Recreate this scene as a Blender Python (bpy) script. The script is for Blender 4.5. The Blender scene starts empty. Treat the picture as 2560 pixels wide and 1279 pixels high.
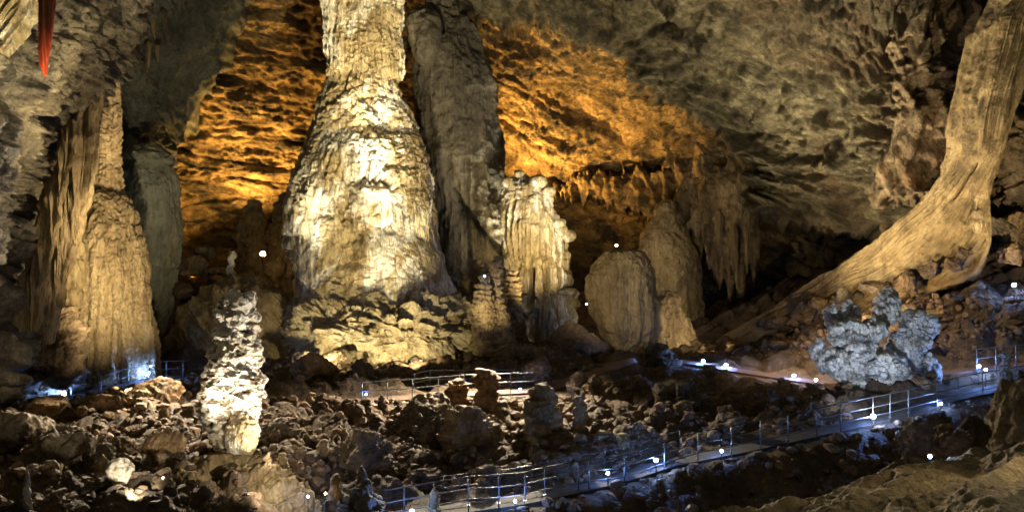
import bpy, math, random
import numpy as np

# ------------------------------------------------------------------ camera, world, exposure
SC = bpy.context.scene
COL = SC.collection
TANH = 0.577
FP = TANH / 1280.0
def P(px, py, Y):
    return np.array([(px - 1280) * FP * Y, Y, -(py - 639.5) * FP * Y])

cam = bpy.data.cameras.new('camera')
cam.sensor_width = 36.0
cam.lens = 18.0 / TANH
cam.clip_start = 0.1
cam.clip_end = 1000
cam_ob = bpy.data.objects.new('camera', cam)
COL.objects.link(cam_ob)
cam_ob.location = (0, 0, 0)
cam_ob.rotation_euler = (math.radians(90), 0, 0)
SC.camera = cam_ob

W = bpy.data.worlds.new('World')
SC.world = W
W.use_nodes = True
bg = W.node_tree.nodes['Background']
bg.inputs[0].default_value = (0.62, 0.60, 0.44, 1)
bg.inputs[1].default_value = 0.10

SC.view_settings.view_transform = 'Standard'
SC.view_settings.look = 'None'
SC.view_settings.gamma = 1
SC.view_settings.exposure = 0.45
SC.cycles.use_denoising = True
SC.cycles.max_bounces = 4
SC.cycles.diffuse_bounces = 2
SC.cycles.glossy_bounces = 2
SC.cycles.sample_clamp_indirect = 3.0

WARM = (1.0, 0.80, 0.46)
WHITE = (1.0, 0.92, 0.70)
AMBER = (1.0, 0.545, 0.14)
BLUE = (0.42, 0.60, 1.0)
def spot(pos, target, power, col, angle=70, size=0.25, blend=1.0):
    """a floodlight's beam: (px, py, Y) of the lamp and of the place it is aimed at"""
    L = bpy.data.lights.new('flood_or_fill_beam', 'SPOT')
    L.energy = power; L.color = col; L.spot_size = math.radians(angle); L.spot_blend = blend
    L.shadow_soft_size = size
    o = bpy.data.objects.new('flood_or_fill_beam', L)
    COL.objects.link(o)
    a = P(*pos); b = P(*target)
    o.location = a
    from mathutils import Vector
    o.rotation_euler = Vector(b - a).to_track_quat('-Z', 'Y').to_euler()
    return o

# --- unseen floodlights assumed in the cave, and fill spots added for brightness
CREAM = (1.0, .82, .46)
# great white column
spot((1010, 915, 50), (930, 470, 68), 26000, CREAM, 44, 0.12)
spot((1120, 890, 54), (945, 385, 68), 52000, (1, .92, .70), 17, 0.12, 1)
spot((1130, 890, 55), (1064, 590, 67), 11000, (1, .92, .70), 9, 0.12, 0.9)  # extra narrow beam, added to overexpose one patch
spot((900, 905, 54), (955, 545, 67), 13000, (1, .92, .70), 9, 0.12, 0.9)
spot((680, 890, 56), (795, 500, 68), 24000, (1, .92, .70), 19, 0.12, 1)
spot((900, 915, 50), (920, 40, 70), 60000, CREAM, 26, 0.15)
spot((1040, 898, 60), (960, 810, 66), 2400, CREAM, 150, 0.1)
spot((800, 898, 60), (850, 800, 66), 1700, CREAM, 150, 0.1)
spot((1180, 1190, 34.5), (925, 250, 69), 60000, CREAM, 25, 0.12)  # added frontal fill for the column's upper part
# ochre back wall
spot((640, 540, 94.5), (640, 200, 97), 15000, AMBER, 150, 0.25)
spot((560, 700, 88), (500, 400, 98), 24000, AMBER, 100, 0.2)
spot((480, 690, 85), (560, 300, 97), 24000, AMBER, 110, 0.2)  # frontal amber fill, added to brighten the left of the wall
spot((1265, 500, 93), (1520, 130, 96), 34000, AMBER, 140, 0.2)
spot((1655, 560, 90), (1600, 250, 94), 9000, AMBER, 120, 0.2)
spot((1450, 700, 84), (1480, 300, 98), 5000, AMBER, 110, 0.2)
# short white flowstone
spot((1395, 850, 62), (1330, 580, 74), 15000, (1, .78, .40), 46, 0.12)
spot((1420, 540, 68.5), (1335, 490, 75), 2600, WHITE, 90, 0.1)
spot((1190, 850, 57), (1238, 740, 66), 4200, CREAM, 34, 0.1)  # added to brighten the knobbly stalagmite stack
# beehive and mound
spot((1380, 760, 58), (1580, 700, 72), 3600, WARM, 60, 0.2)
spot((1545, 606, 78), (1650, 600, 84), 900, WARM, 150, 0.1)
spot((1860, 850, 66), (1685, 800, 75), 3000, WARM, 60, 0.15)  # spot added to lift the cone-shaped mound out of the dark
# foreground stalagmite
spot((812, 1212, 30.6), (590, 960, 33), 4000, (1, .88, .70), 62, 0.05)
spot((400, 1200, 29.0), (575, 960, 33.2), 4600, (1, .88, .70), 27, 0.05)
spot((720, 1215, 27), (620, 1200, 32), 1300, (1, .86, .62), 75, 0.06)  # added in front to light the craggy mound
spot((620, 1245, 28.0), (600, 1090, 32), 900, (1, .90, .70), 50, 0.06)
# white boulder left
spot((345, 1235, 27), (300, 1180, 30), 900, WHITE, 70, 0.06)
# left column and leaning wall
spot((400, 900, 46), (235, 600, 58), 15000, WARM, 64, 0.15)
spot((330, 990, 48), (240, 760, 57), 2600, WARM, 90, 0.2)
spot((420, 640, 52), (255, 190, 57), 9000, WARM, 62, 0.15)  # added for the left column's top, which the main beam misses
spot((430, 930, 45), (150, 150, 42), 9000, WARM, 70, 0.2)  # fill added to raise the leaning wall's brightness
spot((350, 420, 40), (60, 260, 38), 3600, WARM, 110, 0.3)
spot((420, 560, 46), (100, 560, 50), 4000, WARM, 80, 0.3)
spot((140, 330, 27), (20, 70, 32), 3500, (1, .85, .5), 60, 0.2)
spot((150, 330, 24), (118, 100, 26), 700, (1, .40, .22), 40, 0.1)
# ceilings
spot((1840, 800, 67), (1850, 100, 60), 30000, (1, .88, .56), 130, 0.25, 1)
spot((1500, 930, 50), (1750, 60, 60), 17000, (1, .90, .60), 110, 0.3, 1)  # frontal ceiling fill, added on the viewer's side
spot((1250, 640, 78.5), (1500, 30, 75), 12000, (1, .90, .60), 110, 0.3, 1)
spot((1880, 790, 63), (2250, 200, 62), 24000, (1, .84, .52), 110, 0.3)
spot((335, 905, 66), (430, 300, 80), 17000, (.92, .94, .70), 90, 0.3)
# drapery and slope on the right
spot((2400, 850, 49.5), (2440, 350, 57), 6500, (1, .80, .44), 60, 0.3)
spot((2130, 800, 54), (2230, 660, 63), 4600, (1, .72, .34), 110, 0.3)
spot((2640, 720, 50), (2530, 420, 62), 6000, WARM, 80, 0.2)  # added to light the brown wall that the drapery shades
# fill added over the rubble, hung in mid-air without fixtures
spot((1250, 700, 55), (1100, 1080, 42), 48000, (1, .84, .60), 120, 0.2)
spot((500, 700, 48), (250, 1100, 32), 32000, (1, .85, .62), 110, 0.2)
spot((1900, 560, 54), (2100, 860, 54), 8000, (1, .76, .50), 110, 0.4)
# near ledge on the right
spot((2650, 930, 13), (2300, 1220, 11), 200, (1, .80, .48), 130, 0.2)
# blue-lit coral
spot((2188, 1050, 38.5), (2190, 860, 47), 2300, (.78, .87, 1), 80, 0.08)

# ------------------------------------------------------------------ numpy noise
_rs = np.random.RandomState(7)
_PERM = np.concatenate([_rs.permutation(256)] * 3).astype(np.int32)
_G = _rs.normal(size=(256, 3)).astype(np.float32)
_G /= np.linalg.norm(_G, axis=1)[:, None]
_J = _rs.rand(256, 3).astype(np.float32)

def perlin(p):
    p = np.asarray(p, np.float32)
    i = np.floor(p).astype(np.int32)
    f = p - i
    u = f * f * f * (f * (f * 6 - 15) + 10)
    i &= 255
    x0, y0, z0 = i[:, 0], i[:, 1], i[:, 2]
    def corner(dx, dy, dz):
        h = _PERM[_PERM[_PERM[(x0 + dx) & 255] + ((y0 + dy) & 255)] + ((z0 + dz) & 255)]
        g = _G[h]
        return g[:, 0] * (f[:, 0] - dx) + g[:, 1] * (f[:, 1] - dy) + g[:, 2] * (f[:, 2] - dz)
    ux, uy, uz = u[:, 0], u[:, 1], u[:, 2]
    def lx(dy, dz):
        a = corner(0, dy, dz); return a + ux * (corner(1, dy, dz) - a)
    def ly(dz):
        a = lx(0, dz); return a + uy * (lx(1, dz) - a)
    a = ly(0)
    return (a + uz * (ly(1) - a)) * 1.5

def fbm(p, octv=4, gain=0.5, lac=2.03):
    s = 0; a = 1.0; q = np.asarray(p, np.float32)
    for k in range(octv):
        s = s + a * perlin(q + 17.3 * k); q = q * lac; a *= gain
    return s

def ridged(p, octv=4, gain=0.5, lac=2.1):
    s = 0; a = 1.0; q = np.asarray(p, np.float32)
    for k in range(octv):
        n = 1 - np.abs(perlin(q + 31.7 * k)) * 1.6
        s = s + a * n * n; q = q * lac; a *= gain
    return s

def worley(p, second=False):
    p = np.asarray(p, np.float32)
    i = np.floor(p).astype(np.int32); f = p - i; i &= 255
    d1 = np.full(len(p), 9.0, np.float32); d2 = d1.copy()
    for dx in (-1, 0, 1):
        for dy in (-1, 0, 1):
            for dz in (-1, 0, 1):
                h = _PERM[_PERM[_PERM[(i[:, 0] + dx) & 255] + ((i[:, 1] + dy) & 255)] + ((i[:, 2] + dz) & 255)]
                c = _J[h]
                d = (c[:, 0] + dx - f[:, 0]) ** 2 + (c[:, 1] + dy - f[:, 1]) ** 2 + (c[:, 2] + dz - f[:, 2]) ** 2
                if second:
                    d2 = np.minimum(d2, np.maximum(d1, d))
                d1 = np.minimum(d1, d)
    if second:
        return np.sqrt(d1), np.sqrt(d2)
    return np.sqrt(d1)

def sstep(a, b, x):
    t = np.clip((x - a) / (b - a), 0, 1)
    return t * t * (3 - 2 * t)

class TPS:
    def __init__(s, pts, vals, reg=1e-3):
        s.c = np.asarray(pts, float); s.m = s.c.mean(0); s.sc = s.c.std() + 1e-9
        s.c = (s.c - s.m) / s.sc
        n = len(s.c)
        K = s.phi(np.linalg.norm(s.c[:, None] - s.c[None], axis=2)) + reg * np.eye(n)
        A = np.zeros((n + 3, n + 3)); Q = np.c_[np.ones(n), s.c]
        A[:n, :n] = K; A[:n, n:] = Q; A[n:, :n] = Q.T
        s.w = np.linalg.solve(A, np.r_[np.asarray(vals, float), 0, 0, 0])
    @staticmethod
    def phi(r):
        return r * r * np.log(r + 1e-9)
    def __call__(s, X, Y):
        X = np.asarray(X, float); sh = X.shape
        q = (np.c_[X.ravel(), np.asarray(Y, float).ravel()] - s.m) / s.sc
        n = len(s.c); out = s.w[n] + q @ s.w[n + 1:]
        for k in range(n):
            r2 = ((q - s.c[k]) ** 2).sum(1) + 1e-18
            out += s.w[k] * 0.5 * r2 * np.log(r2)
        return out.reshape(sh)

# ------------------------------------------------------------------ mesh helpers
def mk_mesh(name, V, F, mat=None, smooth=True):
    """V (n,3); F (m,k) faces of equal size, or list of such arrays"""
    me = bpy.data.meshes.new(name)
    V = np.ascontiguousarray(V, np.float32)
    Fs = F if isinstance(F, list) else [F]
    Fs = [np.asarray(f, np.int32) for f in Fs if len(f)]
    me.vertices.add(len(V)); me.vertices.foreach_set('co', V.ravel())
    nl = sum(f.size for f in Fs); npo = sum(len(f) for f in Fs)
    me.loops.add(nl); me.polygons.add(npo)
    me.loops.foreach_set('vertex_index', np.concatenate([f.ravel() for f in Fs]))
    tot = np.concatenate([np.full(len(f), f.shape[1], np.int32) for f in Fs])
    st = np.concatenate([[0], np.cumsum(tot)[:-1]]).astype(np.int32)
    me.polygons.foreach_set('loop_start', st)
    me.polygons.foreach_set('loop_total', tot)
    me.polygons.foreach_set('use_smooth', np.full(npo, smooth, bool))
    me.update(calc_edges=True); me.validate()
    if mat: me.materials.append(mat)
    return me

def tag(o, label=None, cat=None, group=None, kind=None):
    if label: o['label'] = label
    if cat: o['category'] = cat
    if group: o['group'] = group
    if kind: o['kind'] = kind
    return o

def add(name, me, parent=None, loc=(0, 0, 0)):
    o = bpy.data.objects.new(name, me)
    COL.objects.link(o); o.location = loc
    if parent: o.parent = parent
    return o

def recenter(V):
    """origin at the base centre of a mesh"""
    c = np.array([(V[:, 0].min() + V[:, 0].max()) / 2, (V[:, 1].min() + V[:, 1].max()) / 2, V[:, 2].min()])
    return V - c, c

def grid_faces(nr, nc, closed=False):
    r = np.arange(nr - 1)[:, None]; c = np.arange(nc if closed else nc - 1)[None]
    c2 = (c + 1) % nc
    return np.stack(np.broadcast_arrays(r * nc + c, r * nc + c2, (r + 1) * nc + c2, (r + 1) * nc + c), -1).reshape(-1, 4)

def grid_normals(V, nr, nc):
    G = V.reshape(nr, nc, 3)
    n = np.cross(np.gradient(G, axis=1), np.gradient(G, axis=0)).reshape(-1, 3)
    return n / (np.linalg.norm(n, axis=1)[:, None] + 1e-9)

_cs = {}
def cubesphere(n):
    if n in _cs: return _cs[n]
    t = np.tan(np.linspace(-1, 1, n + 1) * math.pi / 4)
    A, B = np.meshgrid(t, t, indexing='ij'); o = np.ones_like(A)
    Vs = []; Fs = []; k = 0
    for ax in range(3):
        for s in (1, -1):
            q = [None] * 3; q[ax] = o * s; q[(ax + 1) % 3] = A * s; q[(ax + 2) % 3] = B
            Vs.append(np.stack(q, -1).reshape(-1, 3)); Fs.append(grid_faces(n + 1, n + 1) + k); k += (n + 1) ** 2
    V = np.concatenate(Vs); F = np.concatenate(Fs)
    V /= np.linalg.norm(V, axis=1)[:, None]
    key = np.round(V * 1e4).astype(np.int64)
    _, idx, inv = np.unique(key, axis=0, return_index=True, return_inverse=True)
    V = V[idx]; F = inv.ravel()[F]
    a = V[F[:, 1]] - V[F[:, 0]]; b = V[F[:, 2]] - V[F[:, 0]]
    flip = (np.cross(a, b) * V[F[:, 0]]).sum(1) < 0
    F[flip] = F[flip][:, ::-1]
    _cs[n] = (V, F); return _cs[n]

# ------------------------------------------------------------------ procedural rock materials
def rock(name, cols, scale=0.35, stretch=(1, 1, 1), rot=(0, 0, 0), patch=None, streak=None, grain=0.35,
         bump=((2.0, 0.35), (9.0, 0.12)), pits=None, rough=0.85, spec=0.25, fine=6.0, varied=False):
    m = bpy.data.materials.new(name); m.use_nodes = True
    nt = m.node_tree; N = nt.nodes; L = nt.links
    bs = N['Principled BSDF']; bs.inputs['Roughness'].default_value = rough
    bs.inputs['Specular IOR Level'].default_value = spec
    tc = N.new('ShaderNodeTexCoord'); mp = N.new('ShaderNodeMapping')
    mp.inputs['Rotation'].default_value = [math.radians(a) for a in rot]
    mp.vector_type = 'TEXTURE'; mp.inputs['Scale'].default_value = [1 / q for q in stretch]
    L.new(tc.outputs['Object'], mp.inputs['Vector'])
    vec = mp.outputs[0]
    if varied:
        oi = N.new('ShaderNodeObjectInfo'); va = N.new('ShaderNodeVectorMath'); va.operation = 'ADD'
        mu = N.new('ShaderNodeMath'); mu.operation = 'MULTIPLY'; mu.inputs[1].default_value = 90
        L.new(oi.outputs['Random'], mu.inputs[0]); L.new(vec, va.inputs[0]); L.new(mu.outputs[0], va.inputs[1]); vec = va.outputs[0]
    def noise(sc, det=6, ro=0.6, dist=0.3, v=None):
        n = N.new('ShaderNodeTexNoise'); n.inputs['Scale'].default_value = sc
        n.inputs['Detail'].default_value = det; n.inputs['Roughness'].default_value = ro
        n.inputs['Distortion'].default_value = dist
        L.new(v if v is not None else vec, n.inputs['Vector']); return n.outputs['Fac']
    def ramp(fac, stops):
        r = N.new('ShaderNodeValToRGB'); e = r.color_ramp.elements
        while len(e) < len(stops): e.new(0.5)
        for k, (p, c) in enumerate(stops):
            e[k].position = p; e[k].color = (*c, 1) if len(c) == 3 else c
        L.new(fac, r.inputs[0]); return r.outputs[0]
    def mix(fac, a, b, mode='MIX'):
        x = N.new('ShaderNodeMix'); x.data_type = 'RGBA'; x.blend_type = mode
        if isinstance(fac, float): x.inputs[0].default_value = fac
        else: L.new(fac, x.inputs[0])
        for s, v in ((6, a), (7, b)):
            if isinstance(v, tuple): x.inputs[s].default_value = (*v, 1)
            else: L.new(v, x.inputs[s])
        return x.outputs[2]
    c = ramp(noise(scale, 9, 0.68, 0.6), [(0.34 + 0.32 * k / max(1, len(cols) - 1), cc) for k, cc in enumerate(cols)])
    if patch:   # blotches of a second colour, mineral crust among them: (colour, scale, threshold, softness, stretch)
        mp2 = N.new('ShaderNodeMapping'); mp2.inputs['Scale'].default_value = patch[4] if len(patch) > 4 else (1, 1, 1)
        L.new(tc.outputs['Object'], mp2.inputs['Vector'])
        f = ramp(noise(patch[1], 10, 0.72, 0.8, mp2.outputs[0]), [(patch[2], (0, 0, 0)), (patch[2] + patch[3], (1, 1, 1))])
        c = mix(f, c, patch[0])
    if streak:  # mineral streaks running down: (colour, scale, threshold, strength)
        mp3 = N.new('ShaderNodeMapping'); mp3.inputs['Scale'].default_value = (1, 1, 0.07)
        L.new(tc.outputs['Object'], mp3.inputs['Vector'])
        f = ramp(noise(streak[1], 6, 0.7, 0.4, mp3.outputs[0]), [(streak[2], (0, 0, 0)), (streak[2] + 0.16, (streak[3],) * 3)])
        c = mix(f, c, streak[0])
    g = ramp(noise(fine, 8, 0.75, 0), [(0.3, (1 - grain * 1.3,) * 3), (0.7, (1 + grain * 1.3,) * 3)])
    c = mix(1.0, c, g, 'MULTIPLY')
    if varied:
        v = ramp(oi.outputs['Random'], [(0, (0.65, 0.68, 0.74)), (0.5, (1, 1, 1)), (1, (1.45, 1.25, 1.0))])
        c = mix(1.0, c, v, 'MULTIPLY')
    L.new(c, bs.inputs['Base Color'])
    prev = None
    for sc, dist in bump:
        b = N.new('ShaderNodeBump'); b.inputs['Strength'].default_value = 1.0; b.inputs['Distance'].default_value = dist * 1.6
        L.new(noise(sc, 6, 0.65, 0.4), b.inputs['Height'])
        if prev: L.new(prev, b.inputs['Normal'])
        prev = b.outputs[0]
    if pits:
        vo = N.new('ShaderNodeTexVoronoi'); vo.inputs['Scale'].default_value = pits[0]
        L.new(vec, vo.inputs['Vector'])
        b = N.new('ShaderNodeBump'); b.invert = True; b.inputs['Distance'].default_value = pits[1]
        L.new(vo.outputs['Distance'], b.inputs['Height'])
        if prev: L.new(prev, b.inputs['Normal'])
        prev = b.outputs[0]
    if prev: L.new(prev, bs.inputs['Normal'])
    return m

def plain(name, col, rough=0.5, metal=0.0, emit=None, strength=0):
    m = bpy.data.materials.new(name); m.use_nodes = True
    b = m.node_tree.nodes['Principled BSDF']
    b.inputs['Base Color'].default_value = (*col, 1); b.inputs['Roughness'].default_value = rough
    b.inputs['Metallic'].default_value = metal
    if emit:
        b.inputs['Emission Color'].default_value = (*emit, 1); b.inputs['Emission Strength'].default_value = strength
    return m

M = {}
M['ochre'] = rock('ochre_limestone', [(.07, .052, .03), (.29, .205, .09), (.52, .38, .18)], 0.22, (1, 1, 2.2), (0, 20, 0),
                  patch=((.06, .052, .04), 0.20, 0.50, 0.09, (1, 1, 1.8)), streak=((.05, .042, .03), .4, .56, .7), bump=((0.8, 0.5), (3.0, 0.25), (9, .1)), grain=.45, fine=2.5)
M['ceil'] = rock('grey_green_limestone', [(.03, .023, .014), (.11, .09, .052), (.22, .18, .105)], 0.3, (1, 1, 3.2), (0, 28, 0),
                 patch=((.10, .06, .032), 0.07, 0.52, 0.16), bump=((0.9, 0.5), (3.0, 0.22), (10, .08)), grain=.4, fine=2.5)
M['ceil_l'] = rock('grey_blue_limestone', [(.06, .062, .055), (.13, .14, .12), (.2, .2, .16)], 0.25, (1, 1, 1.5), (0, -40, 0),
                   bump=((0.9, 0.4), (3.0, 0.2), (10, .06)), grain=.3, fine=2.5)
M['brownwall'] = rock('brown_limestone', [(.05, .035, .022), (.15, .105, .06), (.26, .19, .11)], 0.35, (1, 1, .6), (0, -25, 0),
                      patch=((.17, .09, .04), 0.25, 0.55, 0.12), bump=((1.0, 0.5), (3.5, 0.22), (10, .08)), grain=.4, fine=3)
M['leftwall'] = rock('fractured_limestone', [(.06, .05, .035), (.17, .145, .10), (.30, .26, .18)], 0.5, (1.4, 1, .5), (0, 30, 0),
                     patch=((.10, .075, .05), 0.35, 0.5, 0.12), bump=((1.5, 0.3), (5.0, 0.14), (16, .05)), grain=.4, fine=4)
M['calcite'] = rock('white_calcite', [(.22, .16, .08), (.47, .38, .22), (.66, .57, .39)], 0.35, (1, 1, .3), (0, 0, 0), patch=((.84, .80, .70), .24, .50, .05, (1, 1, .5)),
                    streak=((.15, .10, .045), 1.5, 0.50, .85), bump=((2.0, 0.16), (5.0, 0.14), (12, .07)), grain=.32, fine=4, rough=.6)
M['calcite_r'] = rock('rough_calcite', [(.22, .16, .08), (.50, .42, .26), (.70, .62, .44)], 0.5, (1, 1, 1), (0, 0, 0),
                      patch=((.12, .085, .045), 0.5, 0.53, 0.1), bump=((2.0, 0.25), (6.0, 0.12), (16, .05)), grain=.3, fine=4)
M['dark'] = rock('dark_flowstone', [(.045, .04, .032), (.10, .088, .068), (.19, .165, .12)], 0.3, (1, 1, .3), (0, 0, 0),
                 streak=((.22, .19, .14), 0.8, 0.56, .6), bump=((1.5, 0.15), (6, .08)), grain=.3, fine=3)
M['grey'] = rock('grey_flowstone', [(.11, .12, .10), (.19, .20, .165), (.27, .26, .19)], 0.3, (1, 1, .4), (0, 0, 0),
                 streak=((.09, .09, .07), 1.2, 0.54, .7), bump=((1.5, 0.12), (6, .07)), grain=.25, fine=3)
M['tan'] = rock('tan_flowstone', [(.12, .085, .045), (.28, .205, .11), (.42, .33, .19)], 0.4, (1, 1, .4), (0, 0, 0),
                streak=((.09, .065, .035), 1.2, 0.55, .75), bump=((2.0, 0.16), (7, .09), (18, .04)), pits=(3.0, .12), grain=.35, fine=5)
M['slope'] = rock('ochre_flowstone', [(.10, .068, .032), (.235, .165, .08), (.36, .27, .14)], 0.5, (1.2, 1, .5), (0, 35, 0), patch=((.09, .06, .035), .5, .54, .12),
                  bump=((1.2, 0.2), (5, .09), (14, .04)), grain=.25, fine=4)
M['bee'] = rock('brown_flowstone', [(.10, .07, .035), (.20, .15, .075), (.30, .23, .125)], 0.5, (1, 1, .35), (0, 0, 0),
                streak=((.07, .05, .03), 1.0, 0.56, .7), bump=((2.0, 0.12), (8, .06)), grain=.3, fine=5)
M['scaly'] = rock('scaly_white_calcite', [(.45, .38, .28), (.70, .64, .52), (.82, .78, .68)], 0.9, (1, 1, 1),
                  patch=((.11, .075, .045), 1.1, 0.50, 0.07, (1, 1, 1.5)), bump=((5.0, 0.09), (18, .03)), grain=.25, fine=8)
M['coral'] = rock('pale_cave_coral', [(.22, .21, .18), (.50, .49, .45), (.68, .68, .63)], 1.2, bump=((6.0, .08), (18, .03)),
                  pits=(3.2, .16), grain=.35, fine=7)
M['rubble'] = rock('brown_rubble', [(.05, .038, .026), (.14, .104, .066), (.27, .20, .12)], 0.6,
                   bump=((1.6, 0.2), (5, .1), (16, .035)), grain=.4, fine=5, varied=True)
M['ground'] = rock('brown_cave_floor', [(.045, .032, .022), (.115, .08, .05), (.20, .14, .085)], 0.35,
                   patch=((.17, .10, .06), 0.18, 0.55, 0.12), bump=((1.4, 0.3), (4.5, .16), (14, .06)), grain=.4, fine=4)
M['ledge'] = rock('tan_ledge_rock', [(.10, .075, .04), (.22, .165, .09), (.33, .26, .15)], 1.1, (1, 1, 1), (0, 0, 35),
                  bump=((3.0, 0.09), (10, .045), (35, .012)), grain=.35, fine=14)
M['path'] = rock('grey_concrete', [(.022, .021, .02), (.055, .052, .05)], 1.5, bump=((12, .02),), grain=.2, fine=12)
M['mud'] = rock('packed_brown_earth', [(.09, .058, .042), (.15, .095, .068)], 0.8, bump=((6, .05), (20, .02)), grain=.3, fine=9)
M['curtain'] = rock('brown_dripstone', [(.07, .05, .028), (.20, .145, .075), (.34, .25, .13)], 0.4, (1, 1, .2), (0, 0, 0), streak=((.05, .04, .025), .8, .52, .8), bump=((1.2, .4), (4, .2), (12, .06)), grain=.45, fine=3)
M['red'] = rock('red_lit_flowstone', [(.22, .045, .02), (.42, .12, .05), (.70, .50, .34)], 1.6, (2.2, 1, .08), bump=((6, .05), (14, .03)), grain=.35, fine=8)  # red lamplight is also put into this stone colour
M['steel'] = plain('galvanised_steel', (.15, .16, .175), .5, .8)
M['darksteel'] = plain('dark_painted_steel', (.035, .04, .045), .45, .3)
M['housing'] = plain('black_lamp_housing', (.03, .03, .035), .5)
M['bulb_blue'] = plain('cold_white_lamp', (.9, .9, .9), .3, 0, (.20, .38, 1.0), 1300)
M['bulb_small'] = plain('small_cold_lamp', (.9, .9, .9), .3, 0, (.20, .38, 1.0), 1000)
M['bulb_warm'] = plain('warm_lamp', (.9, .9, .9), .3, 0, (1, .66, .28), 90)
# ------------------------------------------------------------------ the cave's walls and ceilings
SURF = []
def ray(px, py, Y):
    return np.stack([(px - 1280) * FP * Y, Y, -(py - 639.5) * FP * Y], -1)

def polyedge(pts, closed=False):
    """signed distance in photograph pixels to a polygon (positive inside)"""
    pts = np.asarray(pts, float)
    def f(X, Y):
        x = X.ravel(); y = Y.ravel(); d = np.full(x.shape, 1e9); ins = np.zeros(x.shape, bool)
        for k in range(len(pts)):
            a = pts[k]; b = pts[(k + 1) % len(pts)]; e = b - a
            t = np.clip(((x - a[0]) * e[0] + (y - a[1]) * e[1]) / (e @ e), 0, 1)
            d = np.minimum(d, np.hypot(x - a[0] - t * e[0], y - a[1] - t * e[1]))
            if a[1] != b[1]:
                c = (a[1] > y) != (b[1] > y)
                ins ^= c & (x < (b[0] - a[0]) * (y - a[1]) / (b[1] - a[1]) + a[0])
        return np.where(ins, d, -d).reshape(X.shape)
    return f

def patch(name, x0, x1, y0, y1, step, ctrl, disp, mat, poly=None, jag=None, lip=26, back=14, kind='structure', label=None, cat=None):
    """a rock face: depth from control points, a displaced surface, and an edge that turns back into the dark"""
    nx = int((x1 - x0) / step) + 1; ny = int((y1 - y0) / step) + 1
    X, Yp = np.meshgrid(np.linspace(x0, x1, nx), np.linspace(y0, y1, ny))
    c = np.asarray(ctrl, float)
    D = TPS(c[:, :2], c[:, 2], 1e-4)(X, Yp)
    D = np.clip(D, c[:, 2].min() - 3, c[:, 2].max() + 3)
    V = ray(X, Yp, D).reshape(-1, 3)
    n = grid_normals(V, ny, nx)
    s = -np.sign((n * V).sum(1)); n *= s[:, None]
    V = V + n * disp(V, X.ravel(), Yp.ravel())[:, None]
    F = grid_faces(ny, nx)
    if poly is not None:
        sd = polyedge(poly)(X, Yp).ravel()
        if jag is not None: sd = sd + jag(V, X.ravel(), Yp.ravel())
        k = np.clip(-sd / lip, 0, 1)
        V = V * (1 + (back * k ** 1.3) / V[:, 1])[:, None]
        F = F[(sd[F] > -lip).all(1)]
        used = np.unique(F); re = np.full(len(V), -1); re[used] = np.arange(len(used)); V = V[used]; F = re[F]
    o = add(name, mk_mesh(name, V, F, mat))
    tag(o, label, cat, kind=kind); SURF.append(V)
    return o

def rotc(V, deg, sx, sy, sz):
    a = math.radians(deg); c, s = math.cos(a), math.sin(a)
    return np.stack([(V[:, 0] * c + V[:, 2] * s) * sx, V[:, 1] * sy, (-V[:, 0] * s + V[:, 2] * c) * sz], -1)

def saw(V, f, deg, warp=.6, wf=.3, k=0):
    """overlapping bedding plates: a saw-tooth across the bedding"""
    B = rotc(V, deg, 1, 1, 1); h = B[:, 2] * f + warp * fbm(V * wf + k, 3) + .25 * B[:, 1] * f
    t = h - np.floor(h); return np.where(t < .88, t / .88, (1 - t) / .12)
# far wall, lit ochre: bedded ledges dipping to the right
def d_ochre(V, px, py):
    dip = np.where(px < 1000, 0.0, 1.0)
    A = rotc(V, -6, .10, .10, .42); B = rotc(V, -26, .09, .10, .45)
    l = ridged(A, 4) * (1 - dip) + ridged(B, 4) * dip
    m = .35 + .65 * sstep(-.2, .4, perlin(V * .18 + 5))
    s = (.6 * saw(V, .28, -5, .5, .15) + .34 * saw(V, .85, -8, .7, .3, 4)) * (1 - dip) + (.9 * saw(V, .26, -26) + .45 * saw(V, .75, -24, .8, .6, 4)) * dip
    e = 1.6 * fbm(V * .09, 3) + .6 * (l - 1.1) + m * s + .55 * fbm(V * np.array([.8, .8, 1.4]), 4, .62) 
    for dg, q, am, wd in ((-26, .25, 1.0, .04), (-30, .55, .5, .045), (-22, 1.0, .28, .05)):
        e = e - am * dip * np.exp(-(perlin(rotc(V, dg, q * .13, q * .3, q * 1.4) + 40 * q) / wd) ** 2)
        e = e - am * (1 - dip) * .7 * np.exp(-(perlin(rotc(V, -5, q * .13, q * .3, q * 1.4) + 40 * q) / wd) ** 2)
    return e + .7 * np.maximum(0, perlin(np.c_[V[:, 0] * .9, V[:, 1] * .9, V[:, 2] * .12])) * sstep(300, 500, py) * dip
patch('cave_wall', 120, 2330, -160, 1010, 4.2,
      [(120, -160, 92), (120, 900, 90), (500, 100, 93), (500, 600, 97), (800, -100, 88), (800, 300, 98), (800, 700, 99), (1250, 50, 90), (1250, 400, 100),
       (1250, 800, 102), (1500, 50, 84), (1500, 300, 95), (1600, 600, 100), (1800, 300, 84), (1850, 500, 88), (1850, 800, 90), (2100, 500, 86), (2300, 500, 80), (2300, 900, 84), (2100, 900, 88), (1500, 1000, 100)],
      d_ochre, M['ochre'])

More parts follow.
